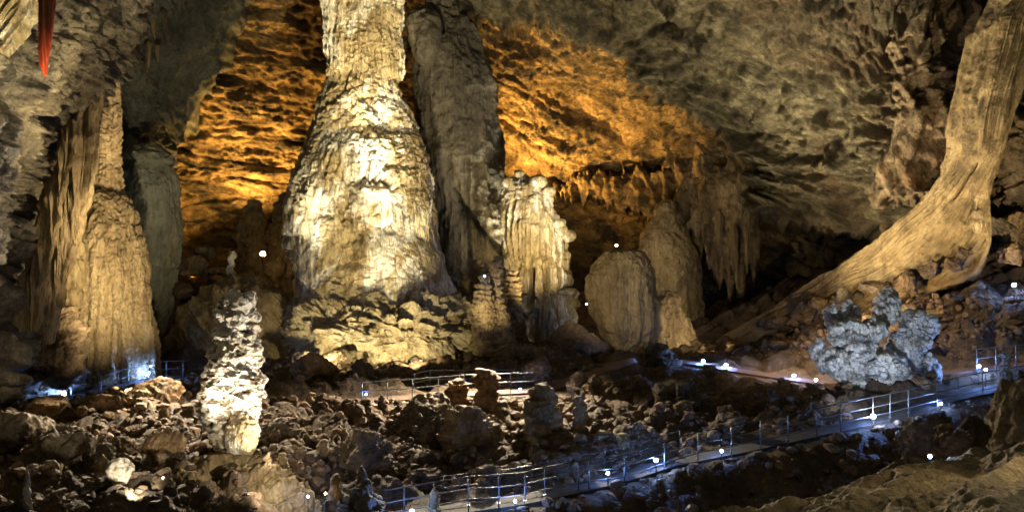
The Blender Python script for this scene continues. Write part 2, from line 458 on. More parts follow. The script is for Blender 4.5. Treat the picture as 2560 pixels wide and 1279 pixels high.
# right-hand ceiling, bedding dips from upper left to lower right
RC = [(1120, -60), (1150, 25), (1290, 60), (1440, 72), (1545, 120), (1580, 200), (1650, 262), (1760, 305), (1840, 350), (1880, 410),
      (1900, 500), (1960, 540), (2100, 560), (2200, 572), (2330, 560), (2330, 420), (2330, 300), (2330, 180), (2330, 90), (2330, -400), (1120, -400)]
def d_ceil(V, px, py):
    B = rotc(V, -27, .08, .09, .42)
    e = 1.2 * fbm(V * .10, 3) + 1.0 * (ridged(B, 4, .6) - 1.1) + .5 * fbm(rotc(V, -27, .6, .9, 1.6), 4, .65) + .7 * (.5 - worley(rotc(V, -28, .11, .3, .9))) + .3 * (.5 - worley(rotc(V, -28, .4, .8, 2.2)))
    w = sstep(1.15, 1.75, worley(rotc(V, -27, .13, .2, .4)) * 2)
    e = e + (.35 + .65 * sstep(-.2, .4, perlin(V * .16 + 8))) * (1.0 * saw(V, .24, -29, .5, .14) + .55 * saw(V, .75, -31, .6, .22, 3) + .22 * saw(V, 2.1, -27, .7, .6, 6))
    r = sstep(1900, 2300, px)
    blocks = worley(V * .32); e = e + r * (1.3 * (.6 - blocks) + .5 * ridged(rotc(V, 65, .2, .3, .8), 3) - .5)
    for dg, q, am, wd in ((-28, .22, .8, .035), (-31, .5, .4, .04), (-22, .9, .22, .05)):
        e = e - am * np.exp(-(perlin(rotc(V, dg, q * .13, q * .3, q * 1.4) + 40 * q) / wd) ** 2)
    return e - .15 * w
patch('cave_ceiling', 1080, 2760, -330, 620, 4.0,
      [(1100, -300, 56), (1150, 25, 80), (1440, 70, 80), (1560, 160, 80), (1650, 262, 79), (1860, 380, 77), (1900, 520, 75), (2100, 560, 72), (2300, 540, 66), (2450, 500, 61), (2760, 480, 52),
       (1500, -300, 48), (2000, -300, 40), (2700, -300, 34), (1800, 50, 66), (2050, 150, 64), (2050, 350, 70), (2250, 100, 61), (2300, 300, 63), (2450, 150, 58), (2600, 200, 52)],
      d_ceil, M['ceil'], RC, lambda V, x, y: 16 * perlin(np.c_[x / 17, y / 60, x * 0]) + 10 * perlin(np.c_[x / 45, y / 45, x * 0 + 3]))
# broken brown wall between ceiling and drapery
def d_brown(V, px, py):
    return 1.2 * (.6 - worley(V * .28)) + .6 * saw(V, .45, 62) + .3 * saw(V, 1.3, 35, .8, .6, 2) + .8 * fbm(V * .25, 3) + .8 * (ridged(rotc(V, -62, .16, .2, .7), 4) - 1) + .3 * fbm(V * 1.4, 3)
patch('cave_wall', 2060, 2800, -200, 760, 4.0,
      [(2060, 0, 63.5), (2060, 300, 67), (2060, 700, 76), (2180, 0, 61), (2180, 300, 64), (2250, 0, 59.5), (2300, 300, 61.5), (2230, 560, 67.5), (2400, 100, 62), (2400, 300, 64), (2450, 500, 66), (2560, 100, 63), (2560, 400, 62), (2560, 620, 63), (2800, 300, 56), (2800, 700, 56)],
      d_brown, M['brownwall'], [(2180, -190), (2170, 40), (2235, 140), (2240, 320), (2210, 470), (2200, 600), (2290, 745), (2790, 745), (2790, -190)],
      lambda V, x, y: 22 * fbm(np.c_[x / 60, y / 60, x * 0], 3), 26, 5)

# left-hand ceiling
LC = [(-400, -500), (745, -500), (660, -60), (628, 10), (560, 120), (505, 215), (455, 300), (420, 352), (398, 420), (385, 700), (375, 900), (-400, 900)]
def d_left(V, px, py):
    return 1.3 * fbm(V * .09, 3) + 1.0 * (ridged(rotc(V, 48, .09, .1, .35), 4, .6) - 1) + .5 * fbm(V * .8, 4, .6) + .4 * saw(V, .4, 48) + .25 * saw(V, 1.0, 40, .8, .5, 2) + .5 * np.maximum(0, perlin(np.c_[V[:, 0] * .7, V[:, 1] * .7, V[:, 2] * .05])) 
patch('cave_ceiling', -300, 760, -330, 960, 4.2,
      [(-300, -300, 48), (300, -300, 58), (700, -300, 66), (-300, 900, 66), (330, 60, 74), (640, 0, 80), (520, 200, 83), (420, 350, 85), (330, 300, 80), (350, 600, 84), (200, 400, 76), (380, 900, 84), (100, 100, 64)],
      d_left, M['ceil_l'], LC, lambda V, x, y: 14 * fbm(np.c_[x / 40, y / 40, x * 0], 3))

# leaning wall at far left
LW = [(-700, -600), (390, -600), (345, -40), (328, 10), (300, 60), (270, 130), (232, 230), (200, 300), (158, 360), (140, 450), (110, 545), (75, 620),
      (40, 690), (30, 760), (120, 800), (160, 860), (175, 960), (110, 1030), (60, 1110), (-700, 1110)]
def d_lw(V, px, py):
    e = .8 * fbm(V * .16, 3) + .30 * fbm(V * .7, 4, .6)
    f1, f2 = worley(rotc(V, 32, .20, .22, .42), True)
    e = e - .55 * (1 - sstep(.02, .16, f2 - f1)) + .7 * (.5 - f1)
    ang = ridged(rotc(V, 62, .12, .2, .9), 3)
    g1, g2 = worley(rotc(V, -25, .55, .6, .9), True)
    e = e + .5 * (ang - 1) - .25 * (1 - sstep(.02, .14, g2 - g1)) + .3 * (.5 - g1) + .14 * (ridged(rotc(V, 55, .7, .9, 2.6), 4, .6) - 1)
    e = e + .35 * saw(V, .5, 58) + .22 * saw(V, 1.5, 52, .8, .6, 3) + .16 * saw(V, 1.2, -35, .8, .5, 5)
    rim = sstep(70, 15, np.abs(px - np.interp(py, [0, 130, 300, 450, 600], [318, 262, 190, 120, 70])))
    return e + .8 * rim * (py < 650)
patch('cave_wall', -420, 420, -260, 1130, 3.2,
      [(-420, -260, 20), (-420, 1100, 24), (0, -260, 30), (0, 100, 32), (0, 400, 36), (0, 700, 42), (0, 1000, 44), (200, -200, 38), (180, 120, 41), (325, 0, 47), (260, 150, 49), (180, 320, 50), (120, 500, 51), (150, 850, 52), (100, 1050, 48)],
      d_lw, M['leftwall'], LW, lambda V, x, y: 10 * fbm(np.c_[x / 30, y / 30, x * 0 + 5], 3))

# ------------------------------------------------------------------ ground
GC = [(-400, 1000, 42), (0, 1010, 46), (160, 992, 51), (250, 985, 53), (400, 945, 59), (460, 940, 60), (-200, 1279, 22), (60, 1290, 25), (300, 1235, 29), (590, 1165, 33.4), (450, 1200, 31), (650, 1240, 30),
      (500, 1330, 26), (800, 1279, 30), (200, 1120, 38), (400, 1080, 40), (440, 1042, 42), (700, 1100, 40), (900, 1006, 49), (1100, 992, 50), (1300, 988, 51), (1400, 970, 53), (1020, 1290, 33), (1170, 1270, 34), (1310, 1254, 34.5), (1470, 1214, 35.5),
      (1570, 1190, 36.2), (1660, 1156, 37), (1830, 1126, 38.5), (1975, 1094, 39.7), (2190, 1049, 41.3), (2300, 1016, 42.5), (2400, 990, 44), (2560, 960, 46), (2750, 930, 48), (1000, 1150, 40), (1300, 1110, 41), (1500, 1060, 43), (1700, 1040, 44), (1900, 1020, 45),
      (700, 935, 58), (900, 925, 62), (1150, 900, 64), (1300, 890, 65), (1450, 900, 64), (1600, 895, 62), (1760, 912, 58.5), (1830, 926, 56.5), (1990, 948, 54), (2060, 960, 52), (2300, 945, 50), (2450, 925, 48.5), (2560, 915, 48),
      (560, 800, 72), (700, 760, 78), (900, 880, 74), (1300, 850, 76), (1500, 870, 74), (1700, 860, 75), (1800, 848, 76), (2000, 830, 68), (2150, 800, 60), (2300, 760, 58), (2560, 730, 57), (2560, 830, 52), (2300, 860, 53), (2000, 890, 60),
      (500, 700, 84), (700, 660, 90), (1500, 800, 92), (1800, 760, 88), (400, 880, 74), (2100, 700, 78)]
_gp = [P(*c) for c in GC]
# the pit in front of the walkway, below the viewpoint
_gp += [np.array(c) for c in [(3, 27, -13.2), (10, 27, -13.5), (16, 30, -13), (22, 33, -12.5), (-2, 26, -12.8), (-8, 22, -11.8), (0, 12, -13), (14, 14, -13), (-14, 12, -11), (24, 20, -12), (-24, 20, -9.5),
                              (30, 40, -8.5), (-40, 60, -6), (60, 60, 0), (-45, 100, 0), (0, 105, 0), (45, 100, 2), (-30, 34, -6.5)]]
_gp = np.array(_gp)
_gt = TPS(_gp[:, :2], _gp[:, 2], 2e-4)

PATHS = {
 'walk': [(780, 1345, 31.5), (1000, 1287, 33), (1160, 1268, 34), (1310, 1247, 34.8), (1470, 1212, 35.6), (1570, 1188, 36.3), (1660, 1156, 37), (1830, 1124, 38.4), (1975, 1093, 39.7), (2190, 1047, 41.3), (2300, 1014, 42.4), (2400, 986, 43.8), (2560, 957, 46), (2740, 930, 48)],
 'mid': [(640, 1012, 49), (850, 1003, 49.8), (1000, 993, 50.3), (1150, 984, 51), (1250, 979, 52), (1345, 975, 53), (1480, 935, 58), (1600, 893, 62), (1690, 901, 60), (1760, 909, 58.4), (1830, 923, 56.4), (1985, 945, 54), (2060, 957, 52.2), (2250, 945, 50), (2440, 920, 48.4), (2700, 900, 47)],
 'left': [(60, 1015, 48), (150, 993, 51), (250, 983, 53), (320, 958, 56.5), (370, 943, 58.5), (460, 937, 60.5), (540, 938, 61)]}
def dense(name, step=.35):
    c = np.array([P(*p) for p in PATHS[name]])
    t = np.r_[0, np.cumsum(np.linalg.norm(np.diff(c, axis=0), axis=1))]
    n = int(t[-1] / step); q = np.linspace(0, t[-1], n)
    a = np.stack([np.interp(q, t, c[:, k]) for k in range(3)], -1)
    for _ in range(6): a[1:-1] = (a[:-2] + 2 * a[1:-1] + a[2:]) / 4
    return a
PD = {k: dense(k) for k in PATHS}
_pa = np.concatenate(list(PD.values()))

def ground_z(x, y, detail=True):
    x = np.asarray(x, float).ravel(); y = np.asarray(y, float).ravel()
    z = _gt(x, y)
    dmin = np.full(len(x), 99.0); zp = np.zeros(len(x))
    for s in range(0, len(x), 60000):
        sl = slice(s, s + 60000)
        d = np.full(len(x[sl]), 99.0); zz = np.zeros(len(x[sl]))
        for a in _pa[::2]:
            e = np.hypot(x[sl] - a[0], y[sl] - a[1]); m = e < d
            d = np.where(m, e, d); zz = np.where(m, a[2], zz)
        dmin[sl] = d; zp[sl] = zz
    if detail:
        V = np.stack([x, y, z], -1)
        amp = .25 + .75 * sstep(1.0, 3.0, dmin)
        w1, w2 = worley(V * np.array([.42, .42, .42]), True)
        z = z + amp * (.5 * fbm(V * .18, 3) + .75 * (.55 - w1) + .35 * sstep(.0, .3, w2 - w1) - .25 + .22 * fbm(V * 1.1, 4, .6) + .28 * (.5 - worley(V * 1.3)))
    k = sstep(2.6, 1.0, dmin)
    return z * (1 - k) + (zp - .12) * k, dmin

def build_ground():
    na, nr = 1000, 620
    ang = np.linspace(-math.radians(43), math.radians(43), na)
    r = np.geomspace(5, 128, nr)
    R, A = np.meshgrid(r, ang, indexing='ij')
    x = (R * np.sin(A)).ravel(); y = (R * np.cos(A)).ravel()
    z, _ = ground_z(x, y)
    o = add('ground', mk_mesh('ground', np.stack([x, y, z], -1), grid_faces(nr, na), M['ground']))
    tag(o, kind='structure')
build_ground()

def ribbon(name, a, w, mat, dz=0.0, thick=.25):
    t = np.gradient(a, axis=0); t[:, 2] = 0; t /= np.linalg.norm(t, axis=1)[:, None]
    nrm = np.stack([-t[:, 1], t[:, 0], t[:, 2] * 0], -1)
    prof = [(-w / 2, -thick), (-w / 2, dz), (-w / 4, dz + .01), (w / 4, dz + .01), (w / 2, dz), (w / 2, -thick)]
    V = np.concatenate([a + nrm * o + np.array([0, 0, h]) for o, h in prof])
    F = grid_faces(len(prof), len(a))
    o = add(name, mk_mesh(name, V, F, mat, smooth=False)); tag(o, kind='structure')
ribbon('path', PD['walk'], 1.25, M['path'])
ribbon('path', PD['mid'], 1.5, M['mud'])
ribbon('path', PD['left'], 1.6, M['path'])

def terrain_piece(name, pts, ext, res, disp, mat, label, cat, reg=1e-4, keep=None):
    """a bank of rock as its own world-space surface (x, y, z control points)"""
    c = np.array(pts, float); t = TPS(c[:, :2], c[:, 2], reg)
    x0, x1, y0, y1 = ext
    nx = int((x1 - x0) / res) + 1; ny = int((y1 - y0) / res) + 1
    X, Y = np.meshgrid(np.linspace(x0, x1, nx), np.linspace(y0, y1, ny))
    Z = t(X, Y); V = np.stack([X, Y, Z], -1).reshape(-1, 3)
    V[:, 2] += disp(V); F = grid_faces(ny, nx)
    if keep is not None:
        kk = keep(V); F = F[kk[F].all(1)]; used = np.unique(F); re = np.full(len(V), -1); re[used] = np.arange(len(used)); V = V[used]; F = re[F]
    V, o0 = recenter(V)
    o = add(name, mk_mesh(name, V, F, mat), loc=o0)
    tag(o, label, cat); return o

# near rock ledge, lower right
def loft(name, curves, ns, nt, disp, mat, label, cat):
    C = np.array(curves, float)                     # (curves, points, 3)
    k, n, _ = C.shape
    s = np.linspace(0, n - 1, ns); t = np.linspace(0, k - 1, nt)
    A = np.stack([np.stack([np.interp(s, np.arange(n), C[i, :, j]) for j in range(3)], -1) for i in range(k)])
    for _ in range(ns // n): A[:, 1:-1] = (A[:, :-2] + 2 * A[:, 1:-1] + A[:, 2:]) / 4
    V = np.stack([np.stack([np.interp(t, np.arange(k), A[:, i, j]) for j in range(3)], -1) for i in range(ns)], 1)
    for _ in range(nt // k // 3): V[1:-1] = (V[:-2] + 2 * V[1:-1] + V[2:]) / 4
    V = V.reshape(-1, 3); nn = grid_normals(V, nt, ns); nn *= np.where((nn * V).sum(1) > 0, -1, 1)[:, None]
    S, T = np.meshgrid(s, t); V = V + nn * disp(V, S.ravel(), T.ravel())[:, None]
    V, o0 = recenter(V)
    o = add(name, mk_mesh(name, V, grid_faces(nt, ns), mat), loc=o0); tag(o, label, cat); return o
_le = [(1780, 1330, 11.0), (1900, 1286, 11.8), (1990, 1264, 12.2), (2070, 1242, 12.8), (2200, 1192, 14), (2265, 1160, 14.8), (2330, 1159, 15), (2440, 1144, 15.4), (2560, 1110, 16.4), (2720, 1070, 17.5), (2900, 1030, 18.5)]
_ln = [(1700, 1400, 9.6), (1850, 1400, 9.3), (1960, 1400, 9.0), (2060, 1400, 8.7), (2200, 1400, 8.3), (2300, 1400, 8.0), (2380, 1400, 7.8), (2480, 1400, 7.5), (2600, 1400, 7.2), (2760, 1400, 7.0), (2900, 1400, 6.8)]
E = np.array([P(*q) for q in _le]); Nn = np.array([P(*q) for q in _ln])
loft('rock_ledge', [E + [-1.2, 3.0, -7], E + [-.6, 1.5, -2.2], E + [-.2, .5, -.35], E, E * .75 + Nn * .25 + [0, 0, .10], E * .5 + Nn * .5 + [0, 0, .12], E * .25 + Nn * .75 + [0, 0, .06], Nn, Nn + [0, -1, -1.5]], 420, 300,
     lambda V, s, t: .10 * fbm(V * .5, 3) + .15 * (ridged(np.c_[(V[:, 0] * .75 + V[:, 1] * .66) * .22, (V[:, 1] * .75 - V[:, 0] * .66) * .8, V[:, 2] * .8], 4, .55) - 1) + .035 * fbm(V * 3, 4, .6) - .05 * sstep(.62, .85, worley(V * np.array([.8, 1.3, 1]))),
     M['ledge'], 'tan slab of furrowed rock at the lower right corner, nearest the viewer', 'rock ledge')

# right-hand flowstone: one sheet down the wall that fans out into a long slope
_L = [(2500, -60, 56), (2462, 40, 57), (2416, 100, 57.5), (2393, 200, 58), (2374, 300, 58.5), (2372, 380, 59), (2352, 440, 60), (2300, 505, 61.5), (2205, 592, 64), (2090, 672, 67.5), (1970, 745, 71), (1870, 808, 73.5), (1790, 854, 75)]
_R = [(2680, -120, 54), (2640, 10, 55), (2606, 60, 55.5), (2558, 190, 56), (2524, 300, 56.5), (2498, 390, 57), (2478, 450, 57.3), (2466, 520, 57.5), (2476, 600, 57.5), (2445, 680, 57.5), (2300, 748, 60.5), (2040, 808, 68), (1870, 862, 73)]
A = np.array([P(*q) for q in _L]); B = np.array([P(*q) for q in _R])
bl = np.array([2.2] * 7 + [1.6, 1.2, 1.0, .8, .6, .3])[:, None] * np.array([[0, -1, .25]])
def d_sheet(V, s, t):
    w = .35 * perlin(V * .2)
    fl = ridged(np.c_[t * 3.2 + w, s * .22, t * 0], 4, .55)
    return .17 * (fl - 1) + .06 * perlin(np.c_[t * 14 + w * 3, s * .6, t * 0 + 4]) + .32 * fbm(V * .2, 3) + .07 * fbm(V * 1.1, 4, .6) + .05 * (.5 - worley(V * .7)) - .5 * sstep(.14, .06, np.abs(t - 3.1)) * sstep(5.8, 6.1, s) * sstep(7.2, 6.9, s)
loft('flowstone_drapery', [A * 1.12 + [.3, 0, -.6], A * 1.035 + [.08, 0, -.1], A, A * .7 + B * .3 + bl, A * .35 + B * .65 + bl, B, B * 1.035 + [-.1, 0, -.2], B * 1.1 + [-.4, 0, -1.5]], 620, 300, d_sheet, M['slope'],
     'smooth tan flowstone sheet running down the right wall and fanning into a long ochre slope', 'flowstone')

# hanging curtain of rock below the ochre-lit lip
def d_cur(V, px, py):
    Q = np.c_[V[:, 0] * .55, V[:, 1] * .3, V[:, 2] * .05]; Q2 = np.c_[V[:, 0] * 1.3, V[:, 1] * .6, V[:, 2] * .12]
    return 1.2 * (.5 - np.abs(perlin(Q)) * 2) + .7 * (.4 - np.abs(perlin(Q2 + 9)) * 1.6) + .5 * fbm(V * .6, 4, .6) + .6 * (.5 - worley(V * np.array([.9, .9, .5])))
patch('hanging_curtain', 1390, 1960, 290, 800, 3.0,
      [(1420, 420, 99), (1420, 540, 96), (1500, 390, 98), (1500, 520, 94), (1600, 360, 96), (1600, 540, 90), (1700, 330, 92), (1700, 560, 86.5), (1800, 310, 88), (1800, 480, 84), (1800, 700, 83), (1890, 330, 84), (1890, 480, 81), (1900, 700, 81.5)],
      d_cur, M['curtain'], [(1680, 520), (1700, 430), (1735, 350), (1780, 310), (1850, 345), (1888, 410), (1895, 520), (1880, 640), (1850, 720), (1800, 700), (1750, 610), (1700, 560)],
      lambda V, x, y: 34 * perlin(np.c_[x / 14, y / 140, x * 0]) + 22 * perlin(np.c_[x / 34, y / 200, x * 0 + 4]), 18, 6, None, 'ragged brown curtain of dripstone hanging below the right end of the ochre-lit wall', 'dripstone')
patch('hanging_curtain', 1340, 1760, 330, 640, 3.0,
      [(1340, 420, 101), (1340, 520, 97), (1500, 380, 99), (1500, 470, 95.5), (1500, 560, 94), (1620, 380, 95), (1620, 470, 91), (1620, 600, 90), (1760, 380, 90), (1760, 600, 87)],
      d_cur, M['ochre'], [(1360, 470), (1440, 445), (1540, 430), (1640, 420), (1740, 420), (1740, 560), (1680, 560), (1620, 545), (1560, 515), (1480, 495), (1420, 488), (1370, 482)],
      lambda V, x, y: 28 * perlin(np.c_[x / 7, y / 140, x * 0 + 8]) + 18 * perlin(np.c_[x / 27, y / 200, x * 0 + 4]), 16, 6, None, 'ochre-stained fringe of dripstone under the lit wall, over the dark recess', 'dripstone')
# ------------------------------------------------------------------ stalagmites and flowstone
def stal(name, rows, Y, label, cat, mat, nth=420, nz=500, depth=1.0, fn=None, parent=None, ph=0.0, group=None, zf=.8):
    """rows: (py, left px, right px) of the outline; Y: distance of the axis; fn(ctx) -> outward displacement in metres"""
    r = np.array(sorted(rows), float)
    py = np.linspace(r[0, 0], r[-1, 0], nz)
    l = np.interp(py, r[:, 0], r[:, 1]); rr = np.interp(py, r[:, 0], r[:, 2])
    k = max(3, nz // 40); ker = np.hanning(k + 2)[1:-1]; ker /= ker.sum()
    def sm(v):
        e = np.r_[2 * v[0] - v[k:0:-1], v, 2 * v[-1] - v[-2:-k - 2:-1]]
        return np.convolve(e, ker, 'same')[k:-k]
    l, rr = sm(l), sm(rr)
    R = np.maximum(.01, (rr - l) / 2 * FP * Y); cx = ((rr + l) / 2 - 1280) * FP * Y
    z = -(py - 639.5) * FP * (Y - zf * R.clip(0, 8) * depth)
    th = np.linspace(0, 2 * math.pi, nth, endpoint=False)
    T, Z = np.meshgrid(th, z); RR = R[:, None] + 0 * T; C = cx[:, None] + 0 * T; PY = py[:, None] + 0 * T
    ct, st = np.cos(T), np.sin(T)
    B = np.stack([C + RR * ct, Y + RR * depth * st, Z], -1).reshape(-1, 3)
    PX = ((l + rr) / 2)[:, None] + (rr - l)[:, None] / 2 * ct
    ctx = dict(V=B, px=PX.ravel(), py=PY.ravel(), front=(st < .25).ravel(), th=T.ravel(), R=RR.ravel(), u=ct.ravel(), ph=ph, t=((PY - r[0, 0]) / (r[-1, 0] - r[0, 0])).ravel())
    d = fn(ctx) if fn is not None else 0
    if fn is not None:
        D2 = d.reshape(nz, nth); side = np.abs(np.cos(th)) > .82; q = np.percentile(D2[:, side], 65, axis=1)
        kk = max(3, nz // 14); q = np.convolve(np.r_[[q[0]] * kk, q, [q[-1]] * kk], np.ones(2 * kk + 1) / (2 * kk + 1), 'valid')
        d = (D2 - q[:, None]).ravel()
    # outline slope tilts the normal a little
    n = np.stack([ct.ravel(), (st).ravel(), 0 * ct.ravel()], -1)
    slope = np.gradient(R, z)
    n[:, 2] = np.clip(-(slope[:, None] + 0 * T).ravel(), -1.2, 1.5); n /= np.linalg.norm(n, axis=1)[:, None]
    V = B + n * np.asarray(d)[..., None] if fn is not None else B
    F = grid_faces(nz, nth, True)
    top = V[:nth].mean(0) + np.array([0, 0, .15 * R[0]]); V = np.concatenate([V, [top]])
    ft = np.stack([np.arange(nth), (np.arange(nth) + 1) % nth, np.full(nth, len(V) - 1)], -1)
    F = F[:, ::-1]
    if parent is None:
        V, o0 = recenter(V)
        o = add(name, mk_mesh(name, V, [F, ft], mat), loc=o0)
        tag(o, label, cat, group)
    else:
        V = V - np.array(parent.location)
        o = add(name, mk_mesh(name, V, [F, ft], mat), parent)
        if label: o['label'] = label
    return o

def flutes(c, f, amp, vs=.06, sharp=1.0):
    V = c['V'] + c['ph']
    n = perlin(V * np.array([f, f, f * vs]))
    m = perlin(V * np.array([f * 2.3, f * 2.3, f * vs * 2]) + 40)
    return amp * ((1 - np.abs(n) * 2.2) * .7 + (1 - np.abs(m) * 2) * .3 - .3)

def cups(c, f, amp, zs=1.8):
    """rows of drip cups"""
    V = (c['V'] + c['ph']) * np.array([f, f, f * zs]); w = worley(V)
    return -amp * np.sqrt(np.maximum(0, 1 - (w / .55) ** 2))

def lumps(c, f, amp, zs=1.0):
    V = (c['V'] + c['ph']); V = (V + .16 / f * np.stack([perlin(V * f * 1.7), perlin(V * f * 1.7 + 7), perlin(V * f * 1.7 + 13)], -1)) * np.array([f, f, f * zs])
    return min(amp, .45 / f) * (np.sqrt(np.maximum(0, 1 - (worley(V) / .8) ** 2)) - .5)

def drape(c, x0, x1, ytop, ybot, off, fringe, f=1.6, soft=25):
    """a hanging curtain between two pixel columns; its lower edge breaks into a fringe"""
    V = c['V'] + c['ph']; px, py = c['px'], c['py']
    w = sstep(x0 - soft, x0 + soft, px) * sstep(x1 + soft, x1 - soft, px) * c['front']
    Q = np.stack([V[:, 0] * f, V[:, 1] * f, 0 * V[:, 0] + off], -1)
    fr = perlin(Q) * .6 + perlin(Q * 2.7 + 5) * .4
    yb = (np.interp(px, *ybot) if isinstance(ybot, tuple) else ybot) + fringe * fr
    yt = (np.interp(px, *ytop) if isinstance(ytop, tuple) else ytop)
    t = np.clip((py - yt) / np.maximum(yb - yt, 1), 0, 1)
    return w * off * np.sin(np.clip(t * .62, 0, 1) * math.pi).clip(0) * (py < yb) * (py > yt) * (1 + .25 * fr) - w * (py >= yb) * 1.0 * min(off, 1.1) * np.exp(-(py - yb) / 24)

def dome(c, x, y, rx, ry, h, flat=.5):
    q = ((c['px'] - x) / rx) ** 2 + ((c['py'] - y) / np.where(c['py'] < y, ry, ry * 1.8)) ** 2
    return (h * np.maximum(0, 1 - q) ** flat - .85 * min(h, 1) * np.exp(-((np.sqrt(q) - 1.07) / .07) ** 2) * (c['py'] < y + ry * .3)) * c['front']

def rough(c, f, amp, o=4, zs=1.0):
    return amp * fbm((c['V'] + c['ph']) * np.array([f, f, f * zs]), o, .55)

def comb(a, b):
    return np.maximum(np.maximum(a, b), 0) + np.minimum(np.minimum(a, b), 0)

# --- the great white column
MAIN = [(-330, 800, 1018), (-100, 804, 1012), (0, 808, 1008), (100, 812, 1003), (150, 818, 1000), (200, 815, 1002), (250, 794, 1020), (300, 776, 1036), (350, 758, 1053), (400, 742, 1070), (450, 733, 1088), (500, 728, 1098),
        (550, 726, 1104), (600, 738, 1106), (640, 738, 1112), (700, 733, 1124), (740, 737, 1150), (770, 735, 1176), (800, 735, 1180), (900, 735, 1180)]
def f_main(c):
    px, py = c['px'], c['py']
    band = sstep(150, 200, py) * sstep(420, 260, py)
    low = sstep(300, 400, py)
    d = flutes(c, .95, .34) * (1 - band * .7) * sstep(760, 640, py) + flutes(c, 2.2, .17, .03) * sstep(780, 660, py) * (1 - band * .6) + flutes(c, 4.0, .07, .03) * sstep(780, 660, py) + rough(c, .35, .25, 3) + rough(c, 1.6, .09, 4)
    d = d + band * (lumps(c, .9, .40) + lumps(c, 2.0, .18))
    d = d + cups(c, 3.4, .09, .9) * (py < 170) + flutes(c, 2.6, .16, .03) * (py < 170) + cups(c, 3.2, .12, 1.3) * sstep(.35, .75, np.abs(c['u'])) * low * (py < 520)
    # nested curtains and ledges
    e = drape(c, 840, 1015, 60, 178, .55, 30, 2.2) * (py < 250)
    e = comb(e, drape(c, 728, 850, 395, ([720, 790, 850], [650, 610, 545]), 1.3, 45, 1.5))
    e = comb(e, drape(c, 800, 900, 330, ([790, 870, 910], [530, 515, 560]), 1.3, 40, 1.6))
    e = comb(e, drape(c, 872, 1060, 318, ([870, 950, 1060], [455, 440, 470]), 1.15, 35, 1.8))
    e = comb(e, drape(c, 1005, 1085, 400, ([1005, 1085], [500, 610]), .8, 30, 1.8, 14))
    e = comb(e, drape(c, 905, 1000, 505, 590, 1.0, 20, 2.0))
    e = comb(e, drape(c, 1005, 1085, 540, 660, .8, 25, 1.8, 14))
    rd = np.random.RandomState(12)
    for q in range(20):
        xc, yt = rd.uniform(765, 1030), rd.uniform(345, 600); wd, hg = rd.uniform(22, 48), rd.uniform(50, 120)
        e = comb(e, drape(c, xc - wd, xc + wd, yt, yt + hg, rd.uniform(.5, 1.1), 22, 2.4, 14))
    d = d + e
    g = np.maximum(dome(c, 965, 505, 58, 40, .9), dome(c, 1042, 522, 46, 46, .8))
    g = np.maximum(g, dome(c, 832, 610, 96, 72, 1.2)); g = np.maximum(g, dome(c, 1010, 650, 110, 66, 1.0)); g = np.maximum(g, dome(c, 890, 690, 120, 45, 1.0))
    d = d + np.minimum(g, 0)
    d = np.where(g > .05, np.maximum(d, g + rough(c, 1.2, .14) + flutes(c, 1.6, .08, .1)), d) - .14 * sstep(.18, .5, perlin(c['V'] * np.array([2.6, 2.6, 1.5]))) * sstep(.2, .5, perlin(c['V'] * .35 + 3) + .25)
    d = d + lumps(c, 3.0, .15) * sstep(-.05, .3, perlin(c['V'] * .4 + 13)) * sstep(230, 330, py) + lumps(c, .6, .5) * sstep(690, 770, py)
    return d
main = stal('stalagmite_column', MAIN, 72, 'giant bottle-shaped white calcite column lit bright in the middle of the cave', 'stalagmite', M['calcite'], 760, 1150, .9, f_main)

BASE = [(735, 830, 1060), (752, 775, 1140), (775, 738, 1176), (800, 720, 1186), (835, 706, 1192), (860, 708, 1192), (890, 740, 1180), (925, 800, 1140), (950, 800, 1140)]
def f_base(c):
    return lumps(c, .42, 1.1, 1.3) + lumps(c, .95, .5) + lumps(c, 2.4, .2) + rough(c, .3, .7, 3) - .5 * sstep(.15, .5, fbm(c['V'] * .7 + 4, 3)) + .5 * (ridged(rotc(c['V'], -12, .25, .3, .9), 4) - 1) + rough(c, 2.4, .12)
stal('boulder_base', BASE, 70, 'craggy pile of cream boulders', 'x', M['calcite_r'], 620, 420, .9, f_base, main, ph=4)

# --- dark stalagmite behind it
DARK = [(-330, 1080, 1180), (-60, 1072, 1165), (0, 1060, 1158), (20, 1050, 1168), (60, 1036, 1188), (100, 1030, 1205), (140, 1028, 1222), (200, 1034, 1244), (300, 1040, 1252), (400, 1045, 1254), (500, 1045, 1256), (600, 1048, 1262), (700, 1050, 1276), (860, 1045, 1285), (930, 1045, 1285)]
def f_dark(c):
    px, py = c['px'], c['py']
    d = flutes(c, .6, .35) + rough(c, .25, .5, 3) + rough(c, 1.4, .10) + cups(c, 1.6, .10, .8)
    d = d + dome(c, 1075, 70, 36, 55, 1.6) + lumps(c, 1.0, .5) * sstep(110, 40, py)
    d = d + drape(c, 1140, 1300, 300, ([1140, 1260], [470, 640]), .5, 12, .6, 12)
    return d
stal('stalagmite', DARK, 82, 'tall dark grey stalagmite standing behind the right side of the white column', 'stalagmite', M['dark'], 420, 700, .9, f_dark, ph=11)

